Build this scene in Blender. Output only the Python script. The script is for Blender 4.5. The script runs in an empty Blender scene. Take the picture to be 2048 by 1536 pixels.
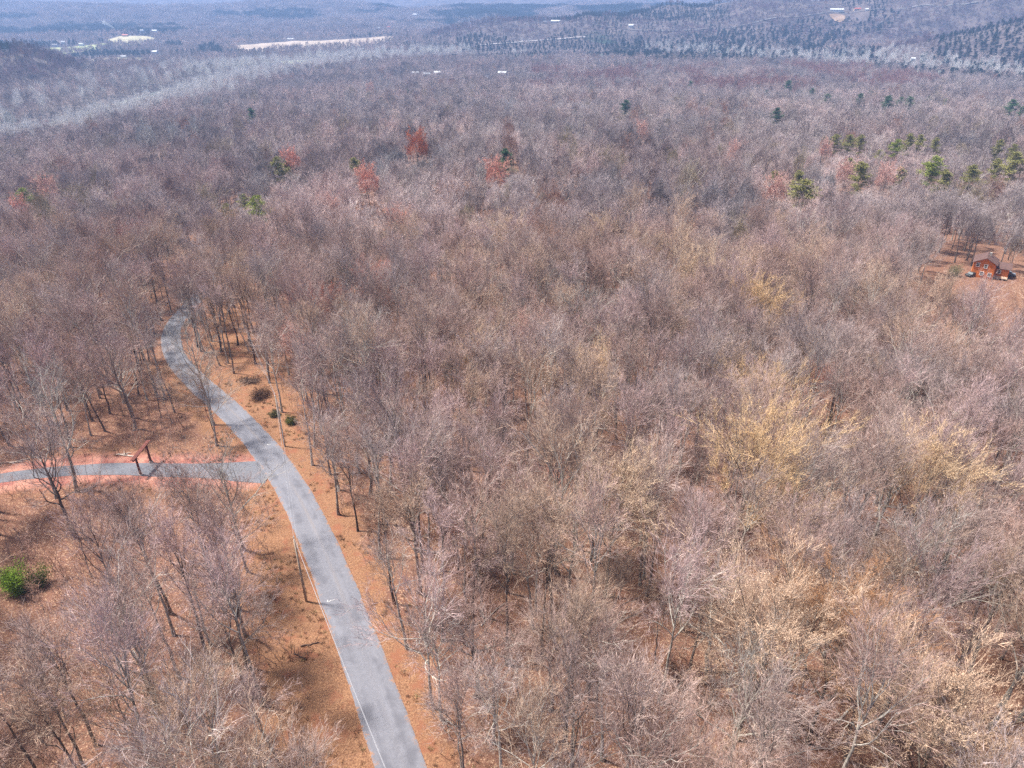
import bpy, math, random
import numpy as np
from mathutils import Vector, Matrix

SC = bpy.context.scene
COL = SC.collection
R = math.radians
# ------------------------------------------------------------------ camera, light, exposure
PITCH, FPX, CAMZ = 29.5, 1400.0, 70.0           # degrees below level, focal length in photo pixels, metres
cam_d = bpy.data.cameras.new('camera'); cam = bpy.data.objects.new('camera', cam_d); COL.objects.link(cam)
cam.location = (0, 0, CAMZ); cam.rotation_euler = (R(90 - PITCH), 0, 0)
cam_d.sensor_width = 36; cam_d.lens = 36 * FPX / 2048; cam_d.clip_end = 30000; cam_d.clip_start = 1
SC.camera = cam
SUN_EL, SUN_AZ = 63, 285                         # azimuth clockwise from +Y: high on the left, a little in front of the camera
w = bpy.data.worlds.new('World'); SC.world = w; w.use_nodes = True
nt = w.node_tree; bg = nt.nodes['Background']; sky = nt.nodes.new('ShaderNodeTexSky')
sky.sky_type = 'NISHITA'; sky.sun_disc = False; sky.sun_elevation = R(SUN_EL); sky.sun_rotation = R(SUN_AZ)
sky.air_density = 1.0; sky.dust_density = 3.0; sky.ozone_density = 1.0
nt.links.new(sky.outputs[0], bg.inputs[0]); bg.inputs[1].default_value = 0.095
sd = bpy.data.lights.new('sun', 'SUN'); so = bpy.data.objects.new('sun', sd); COL.objects.link(so)
sd.energy = 5.0; sd.angle = R(5.0); sd.color = (1.0, 0.955, 0.89)
so.rotation_euler = (R(90 - SUN_EL), 0, R(180 - SUN_AZ)); so.location = (0, 0, 300)
SC.view_settings.view_transform = 'Standard'; SC.view_settings.look = 'None'
SC.view_settings.exposure = 1.10; SC.view_settings.gamma = 1.0
cy = SC.cycles
cy.max_bounces = 5; cy.diffuse_bounces = 3; cy.glossy_bounces = 2; cy.transmission_bounces = 2; cy.volume_bounces = 0
cy.transparent_max_bounces = 8; cy.use_adaptive_sampling = True; cy.adaptive_threshold = 0.02
cy.use_denoising = False; cy.denoiser = 'OPENIMAGEDENOISE'; cy.denoising_input_passes = 'RGB_ALBEDO_NORMAL'; cy.denoising_prefilter = 'NONE'
random.seed(7); RNG = np.random.default_rng(7)

# ------------------------------------------------------------------ projection helpers (photo pixels of the 2048x1536 photo)
CP, SP = math.cos(R(PITCH)), math.sin(R(PITCH))
def ray(px, py):
    a, b = px - 1024.0, 768.0 - py
    return np.array([a, FPX * CP + b * SP, -FPX * SP + b * CP]) / FPX
def project(x, y, z):
    z = z - CAMZ; d = y * CP - z * SP
    d = np.where(np.abs(d) < 1e-3, 1e-3, d)
    return 1024 + FPX * x / d, 768 - FPX * (y * SP + z * CP) / d, d
# ------------------------------------------------------------------ noise
_perm = np.random.default_rng(3).random((256, 256))
def vnoise(x, y):
    xi, yi = np.floor(x).astype(int), np.floor(y).astype(int); fx, fy = x - xi, y - yi
    fx = fx * fx * (3 - 2 * fx); fy = fy * fy * (3 - 2 * fy)
    g = lambda i, j: _perm[i % 256, j % 256]
    return (g(xi, yi) * (1 - fx) + g(xi + 1, yi) * fx) * (1 - fy) + (g(xi, yi + 1) * (1 - fx) + g(xi + 1, yi + 1) * fx) * fy
def fbm(x, y, o=4):
    s, a, t = 0, 1, 0
    for k in range(o):
        s = s + a * vnoise(x * 2 ** k + 17.3 * k, y * 2 ** k + 5.1 * k); t += a; a *= .5
    return s / t
def dist_poly(x, y, P):
    """distance, and interpolated extra columns, to a polyline of (x, y, extras...)"""
    P = np.asarray(P, float); x = np.asarray(x, float); y = np.asarray(y, float)
    best = np.full(x.shape, 1e18); ex = np.zeros(x.shape + (P.shape[1] - 2,))
    for a, b in zip(P[:-1], P[1:]):
        dx, dy = b[0] - a[0], b[1] - a[1]
        t = np.clip(((x - a[0]) * dx + (y - a[1]) * dy) / (dx * dx + dy * dy), 0, 1)
        d = (x - a[0] - t * dx) ** 2 + (y - a[1] - t * dy) ** 2
        m = d < best; best = np.where(m, d, best)
        if P.shape[1] > 2: ex = np.where(m[..., None], a[2:] + t[..., None] * (b[2:] - a[2:]), ex)
    return np.sqrt(best), ex
def sstep(e0, e1, v):
    t = np.clip((v - e0) / (e1 - e0), 0, 1); return t * t * (3 - 2 * t)
# ------------------------------------------------------------------ terrain
FLOOR = -60.0
RIVER = [(-900, 150), (-650, 380), (-534, 560), (-492, 720), (-482, 880), (-484, 1080), (-465, 1280), (-320, 1560), (0, 1740), (350, 1740), (650, 1520), (850, 1250), (1150, 1020), (1700, 900)]
RIDGES = [  # crest polylines (x, y, rise over the valley floor), half width
    ([(-640, 1180, 10), (-750, 1110, 62), (-930, 970, 102), (-1250, 800, 126), (-1700, 600, 140)], 185),
    ([(-250, 2180, 8), (-60, 2150, 44), (130, 2130, 58), (350, 2200, 44), (560, 2270, 30)], 260),
    ([(420, 2350, 30), (620, 2290, 58), (930, 2220, 90), (1260, 2150, 122), (1700, 2000, 150)], 230),
    ([(700, 1640, 3), (830, 1570, 32), (930, 1570, 56), (1100, 1560, 88), (1500, 1500, 120)], 140),
    ([(-2600, 3300, 60), (-1500, 3300, 46), (-700, 3500, 50), (0, 3400, 30), (900, 3500, 60), (2000, 3300, 110), (3000, 3000, 140)], 600),
    ([(-6000, 5200, 320), (-3000, 5600, 285), (-1000, 6000, 270), (1200, 5800, 285), (3500, 5200, 310), (6500, 4500, 340)], 900)]
def H(x, y):
    x = np.asarray(x, float); y = np.asarray(y, float)
    r = np.hypot(np.where(x < 0, x * 1.55, x * 1.05), np.minimum(y, y) )
    v = (r - 60) / 40.0
    z = -0.056 * 40 * np.where(v > 30, v, np.log1p(np.exp(np.clip(v, -30, 30))))
    k = 6.0; z = FLOOR + k * np.log1p(np.exp(np.clip((z - FLOOR) / k, -30, 30)))
    amp = sstep(90, 420, r)
    z = z + amp * (fbm(x / 170, y / 170, 3) - .5) * 13 * (1 - sstep(900, 1400, r) * .6) + amp * (fbm(x / 45 + 9, y / 45, 2) - .5) * 2.5
    z = z + sstep(1700, 3200, y) * (fbm(x / 520 + 31, y / 520, 4) - .42) * 75
    d, _ = dist_poly(x, y, RIVER)
    wv = np.exp(-(d / 120) ** 2)
    z = z * (1 - wv) + FLOOR * wv
    for P, wd in RIDGES:
        d2, e = dist_poly(x, y, P)
        g = np.exp(-(d2 / wd) ** 2) * e[..., 0]
        z = z + g * (1 + .25 * (fbm(x / 110 + 3, y / 110, 3) - .5) * 2) * (1 - wv)
    z = z - 5 * sstep(46, 32, d)
    return z
def Hs(x, y): return float(H(np.array([x]), np.array([y]))[0])
def hit(px, py, up=0.0):
    """where the sight line of a photo pixel meets the ground raised by `up`: a ground point (x, y, z)"""
    d = ray(px, py); ts = np.geomspace(25, 6500, 2600) / d[1]
    X, Y, Z = d[0] * ts, d[1] * ts, CAMZ + d[2] * ts
    g = H(X, Y) + up; k = np.argmax(Z < g)
    if Z[k] >= g[k]: k = len(ts) - 1
    return float(X[k]), float(Y[k]), float(g[k] - up)

# ------------------------------------------------------------------ road and drive centre lines
ROADPX = [(738, 1349), (686, 1209), (646, 1105), (597, 1000), (566, 950), (522, 887), (456, 818), (396, 768), (352, 722), (339, 676), (349, 646), (370, 622), (392, 600), (406, 584), (424, 548), (443, 508)]
def smooth_line(P, step=1.0, it=3):
    P = np.asarray(P, float)
    for _ in range(it):
        Q = [P[0]]
        for a, b in zip(P[:-1], P[1:]): Q += [a * .75 + b * .25, a * .25 + b * .75]
        Q.append(P[-1]); P = np.array(Q)
    s = np.r_[0, np.cumsum(np.hypot(*np.diff(P[:, :2], axis=0).T))]
    t = np.arange(0, s[-1], step)
    return np.stack([np.interp(t, s, P[:, i]) for i in range(P.shape[1])], 1)
road_w = [(8, -6, 5.1), (-1, 22, 5.1), (-11.4, 43.5, 5.1)]
for i, (a, b) in enumerate(ROADPX):
    X, Y, Z = hit(a, b); road_w.append((X, Y, 5.1 if i < 8 else 4.7))
ROAD = smooth_line(road_w)
DRIVE_PX = [(545, 944), (500, 944), (440, 942), (342, 941), (239, 938), (137, 941), (0, 955), (-150, 985)]
DRIVE = [hit(a, b) for a, b in DRIVE_PX]
DRIVE = smooth_line([(p[0], p[1], wd) for p, wd in zip(DRIVE, (7.5, 6.5, 4.8, 4.2, 3.7, 3.4, 3.3, 3.3))])
POLES = [(-2.6, 21.5), hit(613, 1203)[:2], hit(570, 893)[:2], hit(436, 560)[:2], hit(418, 420)[:2]]
HOUSE = hit(1962, 551)

# ------------------------------------------------------------------ materials
def mat(name):
    m = bpy.data.materials.new(name); m.use_nodes = True; n = m.node_tree
    for x in list(n.nodes):
        if x.type != 'OUTPUT_MATERIAL': n.nodes.remove(x)
    return m, n, n.nodes['Material Output']
def N(n, t, **kw):
    x = n.nodes.new(t)
    for k, v in kw.items():
        if k.startswith('i_'): x.inputs[k[2:].replace('_', ' ')].default_value = v
        else: setattr(x, k, v)
    return x
def mixc(n, fac, a, b, mode='MIX'):
    x = n.nodes.new('ShaderNodeMix'); x.data_type = 'RGBA'; x.blend_type = mode
    for s, v in ((0, fac), (6, a), (7, b)):
        if isinstance(v, bpy.types.NodeSocket): n.links.new(v, x.inputs[s])
        else: x.inputs[s].default_value = v if not isinstance(v, tuple) else (*v, 1)[:4]
    return x.outputs[2]
def noise(n, scale, detail=3, vec=None, rough=.55):
    x = N(n, 'ShaderNodeTexNoise'); x.inputs['Scale'].default_value = scale; x.inputs['Detail'].default_value = detail
    x.inputs['Roughness'].default_value = rough
    if vec is not None: n.links.new(vec, x.inputs['Vector'])
    return x.outputs['Fac']
def ramp(n, fac, a, b):
    x = N(n, 'ShaderNodeMapRange', interpolation_type='SMOOTHSTEP'); n.links.new(fac, x.inputs[0])
    x.inputs[1].default_value = a; x.inputs[2].default_value = b; return x.outputs[0]
def mm(n, a, b):
    x = N(n, 'ShaderNodeMath', operation='ADD'); n.links.new(a, x.inputs[0]); n.links.new(b, x.inputs[1]); return x.outputs[0]
def pos(n): return N(n, 'ShaderNodeNewGeometry').outputs['Position']
def finish(n, out, col, rough=.9, spec=.2, bump=None, bs=.3, bd=.1, diffuse=False):
    s = N(n, 'ShaderNodeBsdfDiffuse' if diffuse else 'ShaderNodeBsdfPrincipled')
    ci = s.inputs['Color' if diffuse else 'Base Color']
    if isinstance(col, tuple): ci.default_value = (*col, 1)
    else: n.links.new(col, ci)
    if not diffuse:
        s.inputs['Roughness'].default_value = rough; s.inputs['Specular IOR Level'].default_value = spec
    if bump is not None:
        b = N(n, 'ShaderNodeBump'); b.inputs['Strength'].default_value = bs; b.inputs['Distance'].default_value = bd
        n.links.new(bump, b.inputs['Height']); n.links.new(b.outputs[0], s.inputs['Normal'])
    n.links.new(s.outputs[0], out.inputs['Surface'])
def toned(name, attr, var=.35, scale=1.2, dark=(.02, .016, .014), gain=1.0):
    m, n, out = mat(name)
    a = N(n, 'ShaderNodeAttribute', attribute_type='INSTANCER', attribute_name=attr)
    f = ramp(n, noise(n, scale, 4, pos(n)), .35, .68)
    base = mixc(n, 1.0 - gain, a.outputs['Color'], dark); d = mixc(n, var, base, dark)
    finish(n, out, mixc(n, f, d, base), diffuse=True); return m
def plain(name, c, var=.15, scale=3, rough=.8, spec=.25, c2=None):
    m, n, out = mat(name); f = noise(n, scale, 4, pos(n))
    c2 = c2 or tuple(v * (1 - var) for v in c)
    finish(n, out, mixc(n, ramp(n, f, .35, .65), c2, c), rough, spec, bump=f, bs=.15, bd=.02); return m
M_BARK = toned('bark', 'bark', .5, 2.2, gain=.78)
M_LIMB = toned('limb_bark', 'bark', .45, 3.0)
M_TWIG = toned('twigs', 'tone', .5, 2.2, (.05, .036, .034))
M_NEEDLE = toned('needles', 'tone', .3, 1.4, (.012, .022, .012))
def ground_mat():
    m, n, out = mat('leaf_litter'); P = pos(n)
    big, mid = noise(n, .035, 4, P), noise(n, .45, 5, P, .65)
    fine = noise(n, 5.5, 4, P, .75); v = N(n, 'ShaderNodeTexVoronoi', feature='F1'); v.inputs['Scale'].default_value = 6.5
    n.links.new(P, v.inputs['Vector'])
    c = mixc(n, ramp(n, big, .38, .62), (.145, .068, .045), (.185, .096, .064))
    c = mixc(n, ramp(n, mid, .4, .66), c, (.16, .078, .052))
    c = mixc(n, ramp(n, fine, .52, .7), c, (.28, .165, .115))
    c = mixc(n, ramp(n, fine, .46, .32), c, (.055, .03, .022))
    sp = N(n, 'ShaderNodeSeparateColor'); n.links.new(v.outputs['Color'], sp.inputs[0])
    c = mixc(n, ramp(n, sp.outputs[0], .86, .95), c, (.36, .23, .15))
    a = N(n, 'ShaderNodeAttribute', attribute_name='cover'); s = N(n, 'ShaderNodeSeparateColor'); n.links.new(a.outputs['Color'], s.inputs[0])
    g = mixc(n, ramp(n, fine, .36, .66), (.14, .066, .038), (.31, .17, .095))        # sunburnt verge grass and leaves
    g = mixc(n, ramp(n, mid, .5, .66), g, (.22, .095, .055))
    c = mixc(n, ramp(n, mm(n, s.outputs[0], noise(n, .9, 5, P, .7)), .55, 1.15), c, g)
    cl = mixc(n, ramp(n, mid, .35, .65), (.26, .095, .075), (.38, .19, .14))          # raw red clay
    c = mixc(n, s.outputs[1], c, cl)
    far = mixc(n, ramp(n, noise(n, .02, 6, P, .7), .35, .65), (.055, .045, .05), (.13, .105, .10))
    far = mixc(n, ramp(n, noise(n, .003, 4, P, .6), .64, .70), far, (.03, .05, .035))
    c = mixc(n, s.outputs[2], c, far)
    finish(n, out, c, .95, .1, bump=fine, bs=.7, bd=.15); return m
def asphalt(name, a, b, streak=True):
    m, n, out = mat(name); P = pos(n)
    c = mixc(n, ramp(n, noise(n, .12, 4, P), .2, .8), a, b)
    c = mixc(n, ramp(n, noise(n, 3, 5, P, .7), .4, .7), c, tuple(v * 1.12 for v in b))
    if streak:
        at = N(n, 'ShaderNodeAttribute', attribute_name='lane'); s = N(n, 'ShaderNodeSeparateColor'); n.links.new(at.outputs['Color'], s.inputs[0])
        cx = N(n, 'ShaderNodeCombineXYZ'); mu = N(n, 'ShaderNodeMath', operation='MULTIPLY'); mu.inputs[1].default_value = 5
        n.links.new(s.outputs[0], mu.inputs[0]); n.links.new(mu.outputs[0], cx.inputs[0])
        m2 = N(n, 'ShaderNodeMath', operation='MULTIPLY'); m2.inputs[1].default_value = 30
        n.links.new(s.outputs[1], m2.inputs[0]); n.links.new(m2.outputs[0], cx.inputs[1])
        st = noise(n, 1.0, 3, cx.outputs[0])
        c = mixc(n, ramp(n, st, .45, .75), c, tuple(v * 1.18 for v in b))
        # the worn, sandy crown line and the darker gutter line on the one edge are in the paving itself
        c = mixc(n, ramp(n, s.outputs[2], .0, 1.0), c, (.21, .175, .155))
        ab = N(n, 'ShaderNodeMath', operation='SUBTRACT'); n.links.new(s.outputs[0], ab.inputs[0]); ab.inputs[1].default_value = .5
        a2 = N(n, 'ShaderNodeMath', operation='ABSOLUTE'); n.links.new(ab.outputs[0], a2.inputs[0])
        c = mixc(n, ramp(n, mm(n, a2.outputs[0], noise(n, 1.1, 6, P, .8)), .96, 1.10), c, (.26, .14, .085))   # leaves drifted over the edges
        wt = N(n, 'ShaderNodeMath', operation='PINGPONG'); n.links.new(a2.outputs[0], wt.inputs[0]); wt.inputs[1].default_value = .25
        c = mixc(n, ramp(n, mm(n, wt.outputs[0], noise(n, .3, 3, P)), .62, .86), c, tuple(v * .88 for v in a))
    finish(n, out, c, .85, .3, bump=noise(n, 30, 2, P), bs=.2, bd=.01); return m
M_GROUND = ground_mat()
M_ROAD = asphalt('asphalt', (.122, .122, .141), (.145, .145, .164))
M_DRIVE = asphalt('gravel_drive', (.095, .10, .118), (.135, .135, .15), False)
M_POLE = plain('weathered_pole', (.44, .35, .27), .35, 2)
M_WIRE = plain('aluminium_wire', (.34, .34, .36), .05, 1, .4, .5)
M_METAL = plain('grey_steel', (.42, .43, .45), .1, 4, .5, .5)
M_PORC = plain('porcelain', (.6, .58, .55), .1, 4, .3, .5)
M_REDWOOD = plain('stained_timber', (.15, .045, .032), .4, 3, .7)
M_WHITE = plain('white_paint', (.78, .78, .77), .08, 3)
M_STONE = plain('concrete', (.42, .38, .34), .3, 2)
def water_mat():
    m, n, out = mat('river_water'); P = pos(n)
    finish(n, out, mixc(n, ramp(n, noise(n, .02, 3, P), .3, .7), (.20, .25, .22), (.27, .31, .27)), .22, .5, bump=noise(n, .8, 3, P), bs=.25, bd=.05)
    return m

# ------------------------------------------------------------------ mesh helpers
class MB:
    def __init__(s): s.v, s.f, s.m, s.n = [], [], [], 0
    def add(s, V, F, mi=0):
        V = np.asarray(V, float).reshape(-1, 3); s.v.append(V)
        for f in F: s.f.append(tuple(i + s.n for i in f)); s.m.append(mi)
        s.n += len(V)
    def box(s, c, d, rz=0, tilt=None, mi=0):
        x, y, z = [v / 2 for v in d]
        V = np.array([[a * x, b * y, e * z] for a in (-1, 1) for b in (-1, 1) for e in (-1, 1)])
        M = Matrix.Rotation(rz, 3, 'Z')
        if tilt: M = M @ Matrix.Rotation(tilt[0], 3, tilt[1])
        V = V @ np.array(M).T + np.array(c)
        s.add(V, [(0, 1, 3, 2), (4, 6, 7, 5), (0, 4, 5, 1), (2, 3, 7, 6), (0, 2, 6, 4), (1, 5, 7, 3)], mi)
    def tube(s, P, rad, k=6, mi=0, cap=False):
        P = np.asarray(P, float); rad = np.broadcast_to(np.asarray(rad, float), (len(P),))
        T = np.gradient(P, axis=0); T /= np.linalg.norm(T, axis=1)[:, None] + 1e-9
        up = np.array([0, 0, 1.0]) if abs(T[0, 2]) < .9 else np.array([1.0, 0, 0])
        A = np.cross(T, up); A /= np.linalg.norm(A, axis=1)[:, None] + 1e-9; B = np.cross(T, A)
        an = np.arange(k) * 2 * math.pi / k
        V = P[:, None] + rad[:, None, None] * (np.cos(an)[None, :, None] * A[:, None] + np.sin(an)[None, :, None] * B[:, None])
        F = [(i * k + j, i * k + (j + 1) % k, (i + 1) * k + (j + 1) % k, (i + 1) * k + j) for i in range(len(P) - 1) for j in range(k)]
        if cap: F += [tuple(range(k))[::-1], tuple(range((len(P) - 1) * k, len(P) * k))]
        s.add(V, F, mi)
    def tris(s, V, mi=0):
        V = V.reshape(-1, 3); n = len(V) // 3; o = s.n; s.v.append(V); s.n += len(V)
        s.f += [(o + 3 * i, o + 3 * i + 1, o + 3 * i + 2) for i in range(n)]; s.m += [mi] * n
    def mesh(s, name, mats, smooth=False):
        me = bpy.data.meshes.new(name); V = np.concatenate(s.v)
        me.from_pydata(V.tolist(), [], s.f)
        for m in mats: me.materials.append(m)
        if len(mats) > 1: me.polygons.foreach_set('material_index', s.m)
        if smooth: me.polygons.foreach_set('use_smooth', [True] * len(me.polygons))
        me.update(); return me
def put(name, me, parent=None, loc=(0, 0, 0), **props):
    o = bpy.data.objects.new(name, me); COL.objects.link(o); o.location = loc
    if parent: o.parent = parent
    for k, v in props.items(): o[k] = v
    return o
def empty(name, loc, rz=0, label=None, cat=None, group=None):
    o = bpy.data.objects.new(name, None); COL.objects.link(o); o.location = loc; o.rotation_euler = (0, 0, rz); o.empty_display_size = .5
    if label: o['label'] = label
    if cat: o['category'] = cat
    if group: o['group'] = group
    return o

# ------------------------------------------------------------------ ground sheet
def build_ground():
    n, a, ext = 620, 60.0, 7400.0
    b = math.asinh(ext / a); u = np.linspace(-1, 1, n); g = a * np.sinh(b * u)
    X, Y = np.meshgrid(g, g + 85); Z = H(X, Y)
    me = bpy.data.meshes.new('ground'); me.vertices.add(n * n)
    me.vertices.foreach_set('co', np.stack([X, Y, Z], -1).ravel())
    i = np.arange(n - 1)[:, None] * n + np.arange(n - 1)[None]; q = np.stack([i, i + 1, i + n + 1, i + n], -1).reshape(-1)
    me.loops.add(len(q)); me.loops.foreach_set('vertex_index', q)
    me.polygons.add(len(q) // 4); me.polygons.foreach_set('loop_start', np.arange(0, len(q), 4)); 
    me.polygons.foreach_set('use_smooth', np.ones(len(q) // 4, bool)); me.update(); me.validate()
    nz = fbm(X / 4, Y / 4, 3)
    d, _ = dist_poly(X, Y, ROAD[::6]); e, _ = dist_poly(X, Y, POLES)
    verge = np.clip(sstep(8.0, 3.6, d + (nz - .5) * 6), 0, 1) * np.where(Y > 145, .15, 1)
    left = sstep(9.5, 5.5, e + (nz - .5) * 7) * (Y > 25)
    verge = np.maximum(verge, left)
    dd, _ = dist_poly(X, Y, DRIVE[4::6])
    clay = sstep(6.2, 3.4, dd + (nz - .5) * 3.5) * (X < -26)
    verge = np.maximum(verge, sstep(12, 4, dd + (nz - .5) * 6) * .4)
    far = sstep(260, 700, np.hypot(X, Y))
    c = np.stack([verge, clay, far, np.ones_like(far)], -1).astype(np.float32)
    at = me.color_attributes.new('cover', 'FLOAT_COLOR', 'POINT'); at.data.foreach_set('color', c.ravel())
    me.materials.append(M_GROUND); put('ground', me, kind='structure')
build_ground()
def strip(name, P, mat_, lift, nx=9, wob=.12, lane=True):
    P = np.asarray(P); T = np.gradient(P[:, :2], axis=0); T /= np.linalg.norm(T, axis=1)[:, None]
    Nn = np.stack([T[:, 1], -T[:, 0]], 1); u = np.linspace(-.5, .5, nx)
    wd = P[:, 2:3] + wob * (fbm(np.arange(len(P)) / 3.0, np.zeros(len(P)), 3)[:, None] - .5) * 4
    X = P[:, 0:1] + Nn[:, 0:1] * u * wd; Y = P[:, 1:2] + Nn[:, 1:2] * u * wd
    Z = H(X, Y) + lift
    Z[:, 0] -= .05; Z[:, -1] -= .05
    L = len(P); i = np.arange(L - 1)[:, None] * nx + np.arange(nx - 1)[None]
    F = np.stack([i, i + 1, i + nx + 1, i + nx], -1).reshape(-1, 4)
    me = bpy.data.meshes.new(name); me.from_pydata(np.stack([X, Y, Z], -1).reshape(-1, 3).tolist(), [], F.tolist())
    if lane:
        s = np.arange(L)[:, None] / 400.0 + 0 * u; uu = u[None] + .5 + 0 * s
        crown = np.exp(-((uu - .56) / .055) ** 2) * .55 * fbm(s * 30, s * 0, 3)
        c = np.stack([uu, s, crown, 0 * s + 1], -1).astype(np.float32)
        at = me.color_attributes.new('lane', 'FLOAT_COLOR', 'POINT'); at.data.foreach_set('color', c.ravel())
    me.polygons.foreach_set('use_smooth', [True] * len(me.polygons))
    me.materials.append(mat_); return put(name, me, kind='structure')
strip('road', ROAD, M_ROAD, .10, nx=25)
strip('driveway', DRIVE, M_DRIVE, .085, nx=9, lane=False)
# small white paint scribbles left by surveyors on the asphalt
def paint_mark(px, py, strokes, label):
    x, y, z = hit(px, py); m = MB()
    for pts in strokes:
        P = np.array(pts, float)
        for a, b in zip(P[:-1], P[1:]):
            c = (a + b) / 2; d = b - a; L = math.hypot(*d)
            m.box((x + c[0] * .7, y + c[1] * .7, Hs(x + c[0] * .7, y + c[1] * .7) + .125), (L * .7, .06, .012), math.atan2(d[1], d[0]))
    o = put('paint_mark', m.mesh('paint_mark', [M_PORC])); o['label'] = label; o['category'] = 'road marking'; o['group'] = 'paint marks on the road'
paint_mark(661, 1205, [[(-.6, .35), (-.5, -.2), (-.25, .05)], [(-.1, -.2), (0, .25), (.2, .1)], [(.3, .2), (.75, .35)]], 'small white paint scribble on the asphalt beside the nearer utility pole')
paint_mark(536, 891, [[(-.6, .1), (-.2, .2), (.1, 0), (.5, .15)], [(.5, .15), (.8, .05)], [(-.1, -.15), (.3, -.1)]], 'small white paint scribble on the asphalt just beyond the driveway mouth')
# river
def build_river():
    P = smooth_line([(x, y, 104) for x, y in RIVER], 25)
    T = np.gradient(P[:, :2], axis=0); T /= np.linalg.norm(T, axis=1)[:, None]; Nn = np.stack([T[:, 1], -T[:, 0]], 1)
    V, F = [], []
    for i in range(len(P)):
        for s in (-1, 1): V.append((P[i, 0] + Nn[i, 0] * 42 * s, P[i, 1] + Nn[i, 1] * 42 * s, FLOOR - 2.2))
    for i in range(len(P) - 1): F.append((2 * i, 2 * i + 1, 2 * i + 3, 2 * i + 2))
    me = bpy.data.meshes.new('river'); me.from_pydata(V, [], F); me.materials.append(water_mat()); put('river', me, kind='structure')
build_river()
# fields far off across the river (outlines given as photo pixels, laid on the land)
FIELDS = []
def field(pts, c, c2, name='field'):
    W = np.array([hit(a, b)[:2] for a, b in pts]); ctr = W.mean(0)
    W = smooth_line([(*p, 0) for p in np.r_[W, W[:1]]], 6, 2)[:, :2]
    rings = 14; V, F = [], []; n = len(W)
    for k in range(rings):
        t = 1 - k / (rings - 1) * .999
        for p in W: q = ctr + (p - ctr) * t; V.append((q[0], q[1], Hs(*q) + 1.2))
    for k in range(rings - 1):
        for i in range(n): j = (i + 1) % n; F.append((k * n + i, k * n + j, (k + 1) * n + j, (k + 1) * n + i))
    me = bpy.data.meshes.new(name); me.from_pydata(V, [], F)
    m, nn, out = mat(name + '_turf'); finish(nn, out, mixc(nn, ramp(nn, noise(nn, .03, 4, pos(nn)), .35, .65), c, c2), .95, .1)
    me.materials.append(m); put(name, me, kind='structure'); FIELDS.append(W)
field([(470, 92), (560, 85), (680, 80), (790, 72), (800, 80), (740, 92), (620, 99), (500, 108), (472, 101)], (.30, .24, .19), (.38, .31, .25))
field([(1658, 30), (1676, 28), (1692, 32), (1688, 44), (1672, 48)], (.20, .14, .10), (.30, .21, .15), 'bare_earth')
field([(60, 104), (110, 96), (175, 92), (215, 86), (235, 92), (190, 101), (140, 108), (90, 112)], (.21, .25, .12), (.30, .31, .17))
field([(215, 80), (250, 72), (300, 74), (320, 82), (270, 92), (225, 94)], (.30, .28, .17), (.40, .35, .24))
field([(150, 126), (200, 118), (290, 116), (330, 120), (240, 130), (165, 132)], (.30, .29, .19), (.38, .35, .24))
field([(560, 124), (600, 121), (650, 124), (610, 130), (570, 129)], (.26, .29, .20), (.33, .34, .24))
def in_poly(x, y, W):
    c = np.zeros(np.shape(x), bool); j = len(W) - 1
    for i in range(len(W)):
        a, b = W[i], W[j]; m = ((a[1] > y) != (b[1] > y)) & (x < (b[0] - a[0]) * (y - a[1]) / (b[1] - a[1] + 1e-12) + a[0]); c ^= m; j = i
    return c
# pale gravel tracks on the far hills
def track(pts, wd, c=(.17, .16, .155)):
    P = [(*hit(a, b)[:2], wd) for a, b in pts]
    m = plain('track_gravel', c, .15, .05); strip('track', smooth_line(P, 8), m, 1.5, nx=3, lane=False)
track([(1150, 46), (1200, 52), (1250, 60), (1310, 63), (1390, 60), (1500, 48), (1600, 36), (1660, 26)], 3.5)
track([(1660, 26), (1760, 20), (1850, 14), (1960, 6)], 3)
track([(960, 92), (1020, 86), (1100, 80), (1180, 75)], 6, (.33, .30, .30))
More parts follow.
